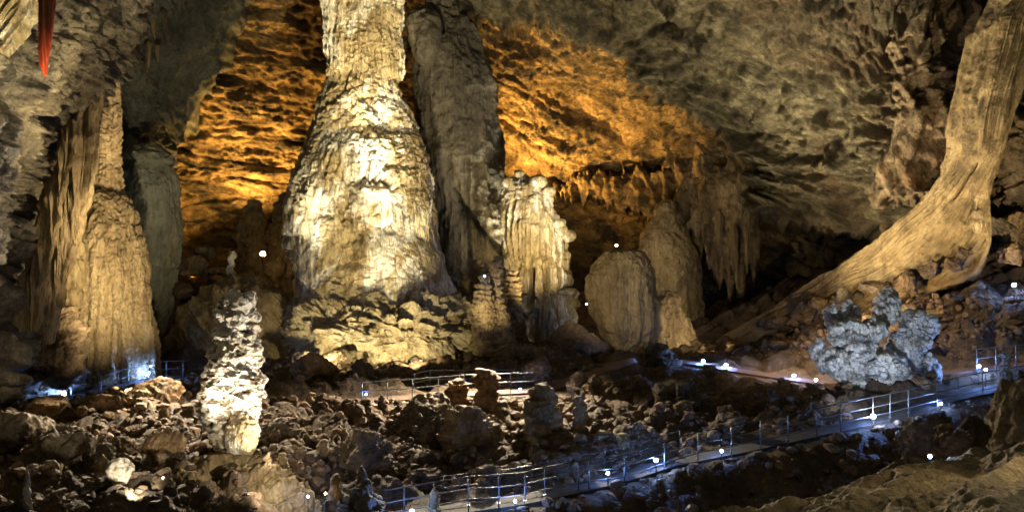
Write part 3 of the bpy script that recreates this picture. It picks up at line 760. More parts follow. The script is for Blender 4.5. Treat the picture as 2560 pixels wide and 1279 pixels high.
# --- short white flowstone to its right
FLOW = [(436, 1298, 1318), (448, 1275, 1345), (462, 1256, 1366), (490, 1252, 1378), (530, 1250, 1384), (552, 1252, 1400), (575, 1252, 1412), (620, 1256, 1416), (660, 1262, 1420), (720, 1268, 1424), (745, 1276, 1436), (780, 1290, 1444), (800, 1300, 1446), (850, 1310, 1446), (890, 1310, 1446)]
def f_flow(c):
    px, py = c['px'], c['py']
    d = flutes(c, 1.5, .40, .04) * sstep(480, 540, py) + lumps(c, 1.3, .5) * sstep(530, 470, py) + rough(c, 1.0, .2) + lumps(c, 1.6, .5) * sstep(.62, .95, np.abs(c['u']))
    d = d - 1.3 * sstep(11, 5, np.abs(px - 1326 + (py - 690) * .05)) * sstep(655, 680, py) * sstep(775, 755, py) - 1.2 * sstep(10, 4, np.abs(px - 1364)) * sstep(650, 690, py) * sstep(740, 700, py)
    d = d + drape(c, 1270, 1372, 470, 650, .5, 45, 2.0) + drape(c, 1350, 1425, 560, 740, .6, 40, 1.8)
    return d + dome(c, 1300, 755, 40, 20, .7) + dome(c, 1415, 760, 30, 40, .7)
fl = stal('flowstone_curtain', FLOW, 76, 'short white flowstone formation with frilled curtains right of the dark stalagmite', 'flowstone', M['calcite'], 460, 560, .8, f_flow, ph=21)
def blob(name, c, rad, mat, disp, n=40, parent=None, label=None, cat=None, group=None, rz=0):
    D, F = cubesphere(n); V = D * np.array(rad)
    V = V + D * disp(V + np.array(c))[:, None]
    if rz:
        a = math.radians(rz); V = np.stack([V[:, 0] * math.cos(a) - V[:, 2] * math.sin(a), V[:, 1], V[:, 0] * math.sin(a) + V[:, 2] * math.cos(a)], -1)
    if parent is not None:
        o = add(name, mk_mesh(name, V, F, mat), parent, np.array(c) - np.array(parent.location))
        if label: o['label'] = label
    else:
        zb = np.array([0, 0, V[:, 2].min()])
        o = add(name, mk_mesh(name, V - zb, F, mat), None, np.array(c) + zb); tag(o, label, cat, group)
    return o
def lobed(f, a, f2=None, a2=0):
    def g(V):
        e = a * (np.sqrt(np.maximum(0, 1 - (worley(V * f) / .85) ** 2)) - .5) + a * .4 * fbm(V * f * 1.5, 3)
        if f2: e = e + a2 * np.sqrt(np.maximum(0, 1 - (worley(V * f2) / .75) ** 2))
        return e
    return g
for px, py, r in [(1298, 434, 11), (1372, 478, 16), (1398, 560, 17), (1422, 590, 18), (1404, 575, 16), (1345, 455, 22), (1437, 760, 14), (1268, 455, 16)]:
    blob('knob', P(px, py, 74.6), (r * FP * 75, r * FP * 75, r * FP * 75 * .8), M['calcite'], lobed(1.6, .12), 26, fl)

# --- knobby coral stalagmites in front of it
def f_knob(c):
    ring = perlin(np.stack([c['V'][:, 0] * .5, c['V'][:, 1] * .5, c['V'][:, 2] * 2.4 + c['ph']], -1))
    return lumps(c, 1.8, .42, 1.6) + .15 * np.maximum(-.5, 1 - 3 * np.abs(ring)) + lumps(c, 3.6, .12) + rough(c, 3, .08)
kn = stal('stalagmite', [(640, 1232, 1250), (660, 1226, 1253), (700, 1228, 1254), (740, 1222, 1258), (775, 1208, 1266), (810, 1192, 1280), (850, 1182, 1290), (890, 1180, 1296)], 66,
     'knobbly stacked coral stalagmite at the foot of the dark stalagmite', 'stalagmite', M['tan'], 300, 340, 1, f_knob, ph=31)
stal('side_stalagmite', [(690, 1200, 1222), (720, 1190, 1232), (760, 1182, 1238), (850, 1180, 1240)], 65, None, 'x', M['tan'], 220, 200, 1, f_knob, kn, ph=35)
stal('stalagmite', [(678, 1268, 1292), (700, 1262, 1300), (740, 1258, 1304), (780, 1262, 1306), (820, 1268, 1310)], 70, 'low ringed stalagmite against the left foot of the white flowstone', 'stalagmite', M['tan'], 220, 200, 1, f_knob, ph=38)
stal('stalagmite', [(648, 1186, 1200), (665, 1176, 1216), (690, 1160, 1220), (720, 1150, 1214), (760, 1150, 1214)], 74, 'small brown knobbly rock behind the foot of the white column', 'stalagmite', M['tan'], 160, 140, 1, f_knob, ph=39)

# --- beehive and companions
def f_bee(c):
    return flutes(c, .9, .34) * sstep(.1, .5, c['t']) + flutes(c, 2.4, .12, .04) - .12 * sstep(.2, .5, fbm(c['V'] * np.array([.8, .8, .3]) + 3, 3)) + rough(c, .3, .35, 3) + rough(c, 1.8, .1) + lumps(c, 1.5, .4) * sstep(-.55, -.8, c['u']) * sstep(.7, .3, c['t'])
stal('stalagmite', [(622, 1535, 1580), (632, 1505, 1608), (650, 1485, 1622), (690, 1471, 1638), (740, 1468, 1648), (780, 1474, 1652), (820, 1488, 1650), (850, 1506, 1640), (875, 1525, 1612), (900, 1530, 1606)], 72,
     'big rounded beehive stalagmite, brown and smooth, with a small lamp above its top', 'stalagmite', M['bee'], 420, 420, .9, f_bee, ph=41)
stal('stalagmite', [(728, 1652, 1680), (745, 1640, 1698), (780, 1620, 1714), (830, 1610, 1730), (860, 1605, 1742), (900, 1600, 1760)], 75, 'pale tan cone-shaped mound leaning on the right of the beehive stalagmite', 'stalagmite', M['tan'], 260, 240, .9, lambda c: rough(c, .4, .4, 3) + rough(c, 2, .12) + flutes(c, .8, .15), ph=43)
stal('stalagmite', [(500, 1652, 1676), (512, 1640, 1692), (530, 1636, 1706), (560, 1618, 1712), (600, 1596, 1728), (650, 1584, 1744), (700, 1585, 1752), (760, 1590, 1760), (900, 1590, 1770)], 86, 'broad brown mound with a knobbed top behind the beehive stalagmite', 'stalagmite', M['bee'], 340, 380, .9,
     lambda c: rough(c, .25, .6, 3) + rough(c, 1.4, .14) + flutes(c, .6, .3) * sstep(.3, .6, c['t']) + .5 * dome(c, 1665, 520, 30, 26, 1.0), ph=45)
stal('stalagmite', [(800, 1408, 1420), (815, 1392, 1450), (840, 1378, 1490), (870, 1370, 1520), (910, 1370, 1530)], 67, 'low grey mound at the foot of the beehive stalagmite', 'stalagmite', M['rubble'], 240, 160, .8, lambda c: lumps(c, .8, .5) + rough(c, .6, .4), ph=47)

# --- left-hand column with its hanging curtains
LEFT = [(150, 258, 272), (165, 252, 280), (185, 247, 290), (250, 240, 297), (300, 232, 299), (400, 226, 301), (450, 222, 303), (480, 214, 310), (520, 196, 326), (560, 176, 340), (600, 158, 352), (650, 146, 364), (700, 140, 367), (760, 142, 370), (820, 150, 374), (870, 158, 380), (910, 160, 384), (960, 160, 386)]
def f_left(c):
    py = c['py']
    d = flutes(c, 1.1, .36, .03) + rough(c, .4, .14, 3) + cups(c, 4.0, .09, .9) + flutes(c, 2.4, .16, .03) + rough(c, 2, .06)
    d = d + flutes(c, 1.4, .5, .03) * sstep(740, 850, py) + drape(c, 225, 300, 200, ([220, 300], [455, 470]), .22, 22, 2.2)
    return d + dome(c, 268, 540, 70, 70, .5)
lf = stal('stalagmite', LEFT, 59, 'tall bottle-necked tan stalagmite standing against the leaning left wall', 'stalagmite', M['tan'], 480, 760, 1, f_left, ph=51)
stal('flowstone_column', [(-60, 300, 356), (20, 284, 330), (60, 268, 312), (120, 240, 283), (200, 206, 262), (280, 186, 248), (400, 168, 240), (500, 150, 222), (600, 128, 196), (700, 104, 168), (800, 84, 140), (860, 80, 130)], 47.6, 'slanting rib of tan flowstone running down the edge of the leaning left wall', 'flowstone', M['tan'], 260, 560, 1, lambda c: flutes(c, 1.6, .26, .03) + flutes(c, 3.4, .12, .03) + rough(c, .5, .16, 3), ph=53)
def f_cur(c): return flutes(c, 1.6, .55, .05) + rough(c, .6, .35, 3) + rough(c, 2.4, .12)
stal('curtain', [(330, 166, 180), (400, 150, 186), (480, 140, 190), (520, 150, 182), (545, 160, 168)], 55, 'reddish brown streaked curtain', 'x', M['bee'], 200, 300, .7, f_cur, lf, ph=55)
stal('curtain', [(430, 128, 138), (520, 112, 146), (600, 96, 140), (700, 66, 128), (770, 60, 120), (800, 75, 110)], 53.5, 'reddish brown streaked curtain', 'x', M['bee'], 220, 320, .7, f_cur, lf, ph=57)
stal('flowstone_mound', [(515, 150, 180), (530, 136, 190), (570, 126, 196), (640, 120, 200), (720, 120, 210), (770, 128, 206), (800, 150, 200)], 55.5, None, 'x', M['bee'], 260, 320, .8, lambda c: flutes(c, 1.2, .3) + lumps(c, .9, .5) + rough(c, .5, .4, 3), lf, ph=59)
stal('rock_mound', [(735, 60, 160), (760, 20, 190), (820, -20, 210), (900, -30, 215), (960, -30, 190), (1010, -30, 130), (1060, -30, 110)], 50.5, 'dark knobbly rock mound at the foot of the left wall', 'rock mound', M['rubble'], 400, 340, .6, lambda c: lumps(c, .55, .9) + rough(c, .4, .7, 3) + rough(c, 1.8, .2) + flutes(c, 1.2, .3, .1), ph=61)

stal('dripstone_curtain', [(300, 168, 192), (380, 142, 186), (470, 112, 168), (560, 86, 146), (650, 62, 126), (740, 44, 108), (830, 36, 96)], 45.5, 'reddish brown streaked curtain hanging between the leaning left wall and the tan rib', 'dripstone', M['bee'], 240, 420, .6, lambda c: flutes(c, 1.8, .40, .04) + flutes(c, 3.6, .16, .03) + rough(c, .6, .25, 3), ph=58)
# --- grey stalagmite behind it
GREY = [(358, 348, 392), (366, 334, 404), (380, 318, 422), (400, 308, 434), (430, 304, 442), (500, 303, 448), (560, 305, 450), (620, 315, 450), (680, 340, 444), (720, 352, 436), (780, 362, 428), (840, 366, 412), (900, 364, 400), (940, 360, 396)]
stal('stalagmite', GREY, 76, 'blunt grey-green stalagmite in the shade between the left column and the ochre wall', 'stalagmite', M['grey'], 400, 560, .9,
     lambda c: flutes(c, .8, .32) * sstep(400, 450, c['py']) + rough(c, .3, .4, 3) + rough(c, 1.6, .10) + drape(c, 300, 460, 350, 402, .3, 10, .8), ph=63)
stal('stalagmite', [(320, 310, 330), (335, 296, 336), (360, 290, 340), (410, 285, 335), (600, 280, 330)], 80, 'small dark round-headed stalagmite behind the left shoulder of the grey one', 'stalagmite', M['grey'], 160, 200, .9, lambda c: rough(c, .6, .3), ph=64)

# --- between: dark shapes before the ochre wall
stal('stalagmite', [(500, 622, 648), (515, 612, 656), (545, 604, 664), (580, 592, 668), (640, 590, 672), (720, 590, 690), (780, 590, 700)], 80, 'dark hooded stalagmite silhouetted against the ochre wall, left of the amber lamp', 'stalagmite', M['bee'], 240, 300, .8, lambda c: rough(c, .35, .6, 3) + rough(c, 1.4, .2) + lumps(c, .8, .3), ph=65)
stal('stalagmite', [(480, 712, 735), (510, 690, 740), (560, 672, 745), (620, 668, 745), (700, 650, 745), (790, 640, 750)], 79, 'rugged brown rock tower behind the amber lamp, touching the white column', 'stalagmite', M['bee'], 240, 300, .8, lambda c: rough(c, .35, .8, 3) + rough(c, 1.4, .25) + lumps(c, .9, .5), ph=67)
stal('flowstone_mound', [(690, 560, 620), (712, 520, 680), (735, 500, 720), (770, 462, 740), (810, 432, 752), (850, 412, 760), (890, 402, 770), (930, 400, 780), (980, 395, 790)], 69, 'smooth brown flowstone mound behind the foreground white stalagmite', 'flowstone', M['bee'], 460, 340, .6,
     lambda c: .35 * (ridged(rotc(c['V'], 40, .9, .4, .14), 3) - 1) + rough(c, .25, .5, 3) + rough(c, 1.8, .08), ph=69)
stal('stalagmite', [(628, 574, 586), (640, 571, 590), (652, 573, 587), (668, 570, 584), (690, 569, 588), (720, 566, 594), (745, 562, 600)], 70, 'thin knobbly stalagmite rising like a finger on the brown mound', 'stalagmite', M['coral'], 140, 200, 1, lambda c: lumps(c, 2.2, .22) + rough(c, 2, .15), ph=70)

# --- foreground white stalagmite
FG = [(728, 580, 612), (738, 560, 626), (755, 543, 638), (790, 538, 645), (840, 539, 648), (880, 528, 649), (920, 514, 652), (960, 506, 655), (1000, 502, 654), (1040, 507, 648), (1080, 512, 642), (1115, 530, 634), (1140, 548, 626), (1160, 560, 622), (1185, 560, 622)]
def f_fg(c):
    V = rotc(c['V'], -20, 1.0, 1.0, 1.8)
    d = .17 * (ridged(V * .8, 3, .5) - 1.0) + lumps(c, 1.7, .20, 1.3) + lumps(c, 3.8, .08, 1.3) + rough(c, .8, .16, 3) - .20 * sstep(.1, .45, fbm(V * 1.1 + 5, 3))
    d = d * sstep(1185, 1120, c['py'])
    return d
fg = stal('stalagmite', FG, 33.6, 'white scaly pillar-like stalagmite glowing in the left foreground', 'stalagmite', M['scaly'], 520, 760, 1, f_fg, ph=71)
blob('bulb', P(602, 1088, 32.6), (.60, .5, .80), M['calcite'], lambda V: .10 * fbm(V * 2, 3) + .05 * fbm(V * 6, 3), 44, fg, 'smooth rounded lower bulb')
def f_mound(c): return lumps(c, .9, .5) + lumps(c, 2.2, .18) + rough(c, .5, .45, 3) + rough(c, 3, .10) + .2 * (ridged(rotc(c['V'], 30, .8, .8, 1.6), 3) - 1)
stal('rock_mound', [(1140, 530, 640), (1150, 515, 660), (1170, 490, 690), (1200, 440, 730), (1240, 400, 770), (1290, 370, 800), (1360, 340, 820)], 32.4, 'craggy tan mound carrying the white foreground stalagmite', 'rock mound', M['tan'], 620, 320, .75, f_mound, ph=73)
for k, (rows, Y, lab, mt) in enumerate([
    ([(1145, 296, 312), (1155, 280, 324), (1175, 268, 335), (1195, 272, 333), (1212, 284, 326), (1225, 295, 318)], 30, 'round white boulder shining in the lower left corner', 'scaly'),
    ([(1160, 66, 70), (1180, 63, 72), (1210, 61, 75), (1250, 57, 78), (1300, 52, 84)], 26.5, 'thin pale stalagmite spike near the left edge of the rubble', 'coral'),
    ([(1186, 832, 846), (1196, 826, 849), (1212, 826, 848), (1230, 822, 852), (1250, 815, 858)], 30.8, 'small yellowish stump right of the craggy mound', 'tan'),
    ([(1222, 1080, 1090), (1236, 1074, 1096), (1252, 1072, 1096), (1268, 1068, 1100), (1290, 1066, 1104)], 32.6, 'little stacked cream stalagmite in front of the lower handrail', 'tan'),
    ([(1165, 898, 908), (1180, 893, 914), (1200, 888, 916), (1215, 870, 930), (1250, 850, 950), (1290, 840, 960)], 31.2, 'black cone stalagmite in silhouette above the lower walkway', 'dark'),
    ([(925, 1190, 1240), (940, 1184, 1248), (980, 1186, 1247), (1020, 1184, 1248), (1060, 1176, 1240), (1090, 1170, 1244)], 47.5, 'dark knobbly stump standing before the middle handrail', 'rubble'),
    ([(950, 1130, 1160), (962, 1118, 1168), (990, 1112, 1172), (1020, 1108, 1176)], 48.5, 'small dark rounded stump left of the knobbly one by the middle handrail', 'rubble'),
    ([(960, 1340, 1372), (985, 1322, 1392), (1030, 1306, 1402), (1080, 1300, 1408), (1120, 1296, 1412), (1160, 1296, 1412)], 41.5, 'squat scaly brown stalagmite amid the central rubble', 'tan'),
    ([(990, 1436, 1456), (1010, 1430, 1464), (1060, 1430, 1470), (1100, 1432, 1478), (1150, 1425, 1490)], 41.0, 'narrow scaly brown stalagmite right of the squat one', 'tan'),
    ([(1080, 1490, 1520), (1092, 1482, 1530), (1120, 1470, 1545), (1160, 1465, 1560)], 39.5, 'mushroom-capped small stalagmite above the lower walkway', 'tan'),
    ([(1085, 1542, 1568), (1100, 1534, 1576), (1130, 1534, 1578), (1160, 1540, 1576), (1180, 1540, 1576)], 39, 'smooth egg-shaped dark stalagmite beside the lower walkway', 'bee'),
    ([(865, 1596, 1604), (890, 1592, 1612), (930, 1594, 1616), (960, 1590, 1622), (990, 1588, 1626)], 60, 'slim brown stalagmite post beside the far path', 'bee'),
    ([(858, 1640, 1660), (875, 1622, 1672), (900, 1610, 1700), (950, 1600, 1730)], 59, 'dark pointed rock in front of the beehive stalagmite', 'rubble'),
    ([(880, 2506, 2522), (890, 2500, 2526), (900, 2504, 2524), (920, 2500, 2526), (940, 2502, 2526), (970, 2498, 2528), (990, 2496, 2530)], 43, 'ringed pale stalagmite post beside the upper end of the walkway', 'coral'),
    ([(915, 1760, 1790), (940, 1752, 1796), (980, 1750, 1796), (1010, 1745, 1800)], 54, 'black squared stump under the lamps of the far path', 'rubble'),
    ([(978, 350, 390), (990, 332, 404), (1020, 325, 408), (1050, 328, 405), (1075, 340, 390)], 44, 'brown boulder-shaped stalagmite below the left handrail', 'tan'),
    ]):
    if lab.startswith('round'):
        fn = lambda c: lumps(c, 2.4, .16) + rough(c, 1.5, .12)
    elif lab.startswith('smooth'):
        fn = lambda c: rough(c, .8, .15)
    else:
        fn = lambda c: lumps(c, 1.7, .30, 1.7) * np.minimum(1, c['R'] / .5) + .18 * np.minimum(1, c['R'] / .4) * np.maximum(-.5, 1 - 3 * np.abs(perlin(np.stack([c['V'][:, 0] * .5, c['V'][:, 1] * .5, c['V'][:, 2] * 2.2 + c['ph']], -1)))) + rough(c, 2.5, .07)
    big = rows[-1][2] - rows[-1][1] > 90
    stal('boulder' if lab.startswith('round') or 'rock' in lab else 'stalagmite', rows, Y, lab, 'boulder' if lab.startswith('round') or 'rock' in lab else 'stalagmite', M[mt], 240 if big else 150, 240 if big else 170, 1, fn, ph=80 + 3.3 * k)

blob('knob', P(2445, 552, 57), (.42, .42, .75), M['tan'], lobed(1.6, .1), 24, None, 'pale rounded stub hanging below the foot of the drapery', 'stalactite')

# --- blue-lit cave coral
cr = bpy.data.objects.new('cave_coral', None); COL.objects.link(cr); cr.location = P(2190, 985, 47)
tag(cr, 'blue-lit clump of cauliflower cave coral rising beside the walkway', 'cave coral')
for px, py, Y, rx, ry, rz, rot in [(2128, 838, 47.2, 50, 46, 30, 4), (2180, 832, 47.0, 28, 30, 26, 0), (2215, 778, 48.0, 24, 22, 44, -10), (2222, 742, 48.3, 15, 15, 22, 0), (2290, 850, 47.4, 24, 28, 62, -30), (2318, 812, 47.6, 17, 20, 24, -15), (2278, 806, 47.7, 18, 20, 22, 0),
                                  (2250, 872, 47.3, 24, 26, 42, -10), (2072, 900, 47.4, 30, 28, 26, 24), (2046, 880, 47.6, 12, 12, 26, 14), (2146, 894, 46.6, 42, 34, 34, 0), (2215, 920, 46.2, 46, 38, 32, 0), (2104, 915, 46.8, 28, 26, 32, 10), (2180, 912, 46.8, 26, 24, 44, 0), (2082, 792, 48.2, 11, 12, 30, 0), (2122, 784, 48.4, 18, 18, 24, 0),
                                  (2150, 955, 46.6, 20, 20, 44, 0), (2322, 930, 47.4, 22, 22, 36, 0), (2300, 905, 47.6, 20, 20, 20, 0), (2262, 955, 46.6, 40, 34, 18, 0)]:
    s = FP * Y; crs = np.random.RandomState(int(px) + py)
    blob('coral_head', P(px, py, Y), (rx * s * .86, ry * s * .86, rz * s * .86), M['coral'], lobed(1.7, .30, 4.6, .22), 44, cr, rz=rot)
    for q in range(4 if rx > 16 else 1):
        an = crs.uniform(-.3, 3.5) if q else 1.5; el = crs.uniform(.7, 1.0)
        blob('coral_branch', P(px + rx * el * math.cos(an), py - rz * el * math.sin(an), Y - crs.uniform(-.3, .6)), (rx * s * .30, rx * s * .30, rz * s * .36), M['coral'], lobed(2.6, .16, 6, .10), 22, cr, rz=rot - math.degrees(math.cos(an)) * .4)

# --- red stalactite and dripstones on the left wall
stal('stalactite', [(-90, 100, 150), (0, 98, 140), (60, 98, 134), (120, 97, 127), (160, 99, 121), (185, 107, 116), (193, 110, 113)], 25, 'slender red stalactite hanging at the upper left corner', 'stalactite', M['red'], 160, 260, .7, lambda c: flutes(c, 3.0, .06, .03), ph=95)
stal('flowstone', [(-120, -80, 130), (0, -60, 94), (30, -60, 86), (70, -60, 66), (110, -60, 40), (150, -60, 22), (185, -60, 2), (200, -50, -10)], 31, 'bright cream flowstone flank at the upper left corner behind the red stalactite', 'flowstone', M['calcite'], 360, 360, .5, lambda c: .3 * (ridged(rotc(c['V'], -35, 1.0, 1.0, .14), 3) - 1) + rough(c, .5, .3, 3) + rough(c, 2.4, .06), ph=97)

# --- near rocks at the right edge
stal('boulder', [(945, 2535, 2620), (960, 2512, 2640), (1000, 2500, 2660), (1060, 2490, 2660), (1100, 2478, 2660), (1140, 2478, 2660)], 20.5, 'root-draped brown boulder at the right edge below the walkway', 'boulder', M['tan'], 300, 320, .8, lambda c: rough(c, .6, .35, 4) + flutes(c, 1.3, .32, .12) + rough(c, 3, .06), ph=101)

# --- rocky outcrops rising through the rubble
for k, (rows, Y, mt, lab) in enumerate([
    ([(1010, 1040, 1090), (1030, 1010, 1130), (1070, 985, 1160), (1120, 975, 1175), (1170, 975, 1180)], 44, 'rubble', 'broad brown rock outcrop below the middle handrail'),
    ([(1020, 1140, 1180), (1050, 1110, 1230), (1100, 1095, 1260), (1160, 1090, 1270)], 42.5, 'tan', 'pitted brown outcrop at the centre of the rubble slope'),
    ([(935, 1480, 1530), (955, 1440, 1590), (990, 1420, 1620), (1040, 1410, 1640)], 52, 'rubble', 'long craggy outcrop in front of the beehive stalagmite'),
    ([(870, 1270, 1330), (890, 1240, 1400), (930, 1225, 1430), (970, 1220, 1440)], 62, 'rubble', 'dark outcrop under the foot of the short white flowstone'),
    ([(1085, 880, 920), (1110, 850, 960), (1150, 835, 985), (1200, 830, 990)], 38, 'rubble', 'hummocky outcrop above the start of the lower walkway'),
    ([(1060, 640, 700), (1085, 610, 730), (1130, 595, 750), (1180, 590, 760)], 38.5, 'rubble', 'dark outcrop right of the white foreground stalagmite'),
    ([(1095, 90, 170), (1115, 60, 230), (1150, 40, 270), (1200, 30, 280)], 33.5, 'rubble', 'wide sloping outcrop in the left rubble'),
    ([(960, 1660, 1720), (985, 1640, 1760), (1020, 1630, 1780), (1060, 1620, 1790)], 47, 'rubble', 'craggy outcrop below the lamps of the far path')]):
    stal('rock_mound', rows, Y, lab, 'rock outcrop', M[mt], 300, 180, .9, lambda c: lumps(c, .75, .6) + lumps(c, 1.9, .22) + lumps(c, 4.5, .08) + rough(c, .6, .45, 3) + .3 * (ridged(rotc(c['V'], 25, .5, .5, 1.1), 3) - 1) + rough(c, 2.4, .12), ph=140 + 5.1 * k)
# ------------------------------------------------------------------ boulders and rubble
rng = np.random.RandomState(23)
def rock_mesh(name, n, seed, mat):
    r = np.random.RandomState(seed); D, F = cubesphere(n); V = D.copy()
    for _ in range(r.randint(13, 20)):
        a = r.normal(size=3); a /= np.linalg.norm(a); h = r.uniform(.45, .80)
        over = np.maximum(0, V @ a - h); V -= over[:, None] * a * .94
    V *= np.array([1, r.uniform(.7, 1), r.uniform(.5, .8)])
    V += D * (.06 * fbm(V * 1.6 + seed, 3) + .045 * fbm(V * 6 + seed, 4, .6) + .05 * (ridged(V * 2.3 + seed, 3) - 1) - .05 * np.maximum(0, fbm(V * 4 + seed + 9, 2)))[:, None]
    V[:, 2] -= V[:, 2].min(); return mk_mesh(name, V, F, mat)
PROT = [rock_mesh('boulder', 34, 100 + k, M['rubble']) for k in range(12)]
SMALL = []
def pick_spots(n, regions, seed, dpath=1.3):
    """random spots on the visible floor: regions are (px0, px1, py0, py1) quads of the floor as seen from the viewpoint"""
    r = np.random.RandomState(seed); out = []
    # sample the floor in plan
    while len(out) < n:
        x = r.uniform(-34, 34, 4000); y = r.uniform(24, 76, 4000)
        z, d = ground_z(x, y, False)
        px = x / (FP * y) + 1280; py = 639.5 - z / (FP * y)
        for k in range(len(x)):
            if d[k] < dpath or r.rand() > (40 / y[k]) ** 1.2: continue
            for (a, b, c, e, w) in regions:
                if a < px[k] < b and c < py[k] < e and r.rand() < w:
                    out.append((x[k], y[k], z[k])); break
    return out[:n]
REG = [(-20, 640, 1000, 1330, 1), (600, 1500, 1000, 1215, 1), (1640, 2080, 985, 1090, .6), (660, 1500, 880, 960, .5), (1880, 2600, 730, 890, 1), (1640, 2060, 860, 890, .3)]
spots = pick_spots(150, REG, 5)
for k, (x, y, z) in enumerate(spots):
    s = min(1.6, .26 * rng.pareto(2.2) + .40) * (1.0 if y > 38 else .8)
    o = add('boulder', PROT[rng.randint(12)])
    o.location = (x, y, z - .25 * s); o.rotation_euler = (rng.uniform(-.4, .4), rng.uniform(-.4, .4), rng.uniform(0, 6.28)); o.scale = (s, s * rng.uniform(.8, 1.2), s * rng.uniform(.8, 1.25))
    tag(o, 'angular brown boulder lying in the rubble of the cave floor', 'boulder', 'boulders of the cave floor rubble')
for px, py, Y, s, lab in [(2265, 712, 60, 1.35, 'large dark boulder lying on the crest of the right-hand rubble slope'), (2183, 712, 61, 1.05, 'dark pointed boulder left of the large one on the right-hand slope'),
                          (2045, 752, 66, 1.3, 'dark boulder at the edge of the ochre slope, lower on its left'), (2110, 745, 64, .9, 'flat dark boulder between the two others along the ochre slope'),
                          (2300, 1110, 17.5, .55, 'dark lumpy rock behind the little lamp near the right ledge'), (2400, 1118, 18, .62, 'grey slanted rock right of the little lamp near the ledge'), (2362, 1092, 19.5, .5, 'dark rock in the gap behind the near ledge'), (2450, 1090, 20, .5, 'small grey rock in front of the root-draped boulder'),
                          (2495, 585, 61, 1.5, 'pale grey boulder wedged right of the foot of the drapery'), (2540, 560, 62, 1.8, 'large pale block at the right edge behind the drapery foot'), (2525, 640, 59, 1.3, 'brown boulder on the slope at the right edge'),
                          (150, 1128, 36, 1.6, 'large flat tan slab in the left rubble'), (20, 1110, 34, 1.7, 'big brown block at the left edge of the rubble'),
                          (1070, 1050, 46, 1.6, 'big rounded brown boulder below the middle handrail'), (770, 905, 62, 1.3, 'dark block under the left end of the cream boulder pile'), (840, 905, 62, 1.2, 'dark grey boulder in front of the cream boulder pile'),
                          (510, 635, 80, 1.5, 'dark round boulder before the foot of the ochre wall'), (480, 672, 78, 1.6, 'grey boulder stacked below the dark round one'), (455, 665, 77, 1.1, 'pale grey faceted boulder beside the grey stalagmite'), (535, 675, 77, 1.2, 'tan boulder left of the finger-thin stalagmite'), (470, 740, 74, 1.5, 'brown boulder at the back of the smooth mound'), (540, 715, 74, 1.2, 'yellowish boulder on the shoulder of the smooth mound')]:
    o = add('boulder', PROT[rng.randint(12)]); p = P(px, py, Y)
    o.location = (p[0], p[1], p[2] - .5 * s); o.rotation_euler = (rng.uniform(-.3, .3), rng.uniform(-.3, .3), rng.uniform(0, 6.28)); o.scale = (s, s, s * 1.1)
    tag(o, lab, 'boulder')

def rubble_field(n, regions, seed, s0, s1, mat, res=4, dpath=.9):
    pts = pick_spots(n, regions, seed, dpath); r = np.random.RandomState(seed); Vs = []; Fs = []; k = 0
    protos = []
    for q in range(10):
        rr = np.random.RandomState(seed + q); D, F = cubesphere(res); V = D.copy()
        for _ in range(9):
            a = rr.normal(size=3); a /= np.linalg.norm(a); h = rr.uniform(.5, .85); V -= np.maximum(0, V @ a - h)[:, None] * a
        protos.append((V, F))
    x = np.array([p[0] for p in pts]); y = np.array([p[1] for p in pts]); z, _ = ground_z(x, y)
    for i in range(n):
        V, F = protos[r.randint(10)]; s = s0 + (s1 - s0) * r.rand() ** 3
        a = r.uniform(0, 6.28); b = r.uniform(-.5, .5); c, sn = math.cos(a), math.sin(a); cb, sb = math.cos(b), math.sin(b)
        R = np.array([[c, -sn, 0], [sn, c, 0], [0, 0, 1]]) @ np.array([[1, 0, 0], [0, cb, -sb], [0, sb, cb]])
        Vs.append((V * np.array([1, r.uniform(.6, 1), r.uniform(.5, .9)]) * s) @ R.T + np.array([x[i], y[i], z[i] + .15 * s])); Fs.append(F + k); k += len(V)
    o = add('rubble', mk_mesh('rubble', np.concatenate(Vs), np.concatenate(Fs), mat, False))
    tag(o, 'loose small stones scattered over the cave floor', 'rubble', kind='stuff')
M['rubble2'] = rock('small_rubble', [(.04, .03, .022), (.13, .088, .056), (.27, .19, .12)], 0.9, bump=((4, .06), (16, .03)), grain=.4, fine=6)
rubble_field(8500, REG + [(1150, 2300, 1040, 1300, .5), (300, 900, 900, 1000, .4)], 77, .07, .40, M['rubble2'])

def stump_mesh(seed):
    r = np.random.RandomState(seed); nz, nt = 70, 40
    t = np.linspace(0, 1, nz); th = np.linspace(0, 2 * math.pi, nt, endpoint=False); T, Z = np.meshgrid(th, t)
    R = .30 * (1 - Z ** 3 * .75) + .22 * np.exp(-Z * 7)
    V = np.stack([R * np.cos(T), R * np.sin(T), Z * 1.25], -1).reshape(-1, 3)
    dd = .09 * np.sqrt(np.maximum(0, 1 - (worley(V * np.array([5, 5, 8.]) + seed) / .8) ** 2)) + .09 * perlin(np.c_[V[:, :2], V[:, 2] * 6 + seed]) + .1 * fbm(V * 2 + seed, 3)
    V[:, :2] *= (1 + dd / R.ravel().clip(.1))[:, None]; V[:, 0] += .12 * np.sin(V[:, 2] * 2 + seed)
    top = np.array([[V[-nt:, 0].mean(), V[-nt:, 1].mean(), 1.29]]); e = (nz - 1) * nt; i = np.arange(nt)
    return mk_mesh('stalagmite', np.concatenate([V, top]), [grid_faces(nz, nt, True), np.stack([e + i, e + (i + 1) % nt, np.full(nt, nz * nt)], -1)], M['tan'] if seed % 2 else M['rubble'])
STP = [stump_mesh(s) for s in range(6)]
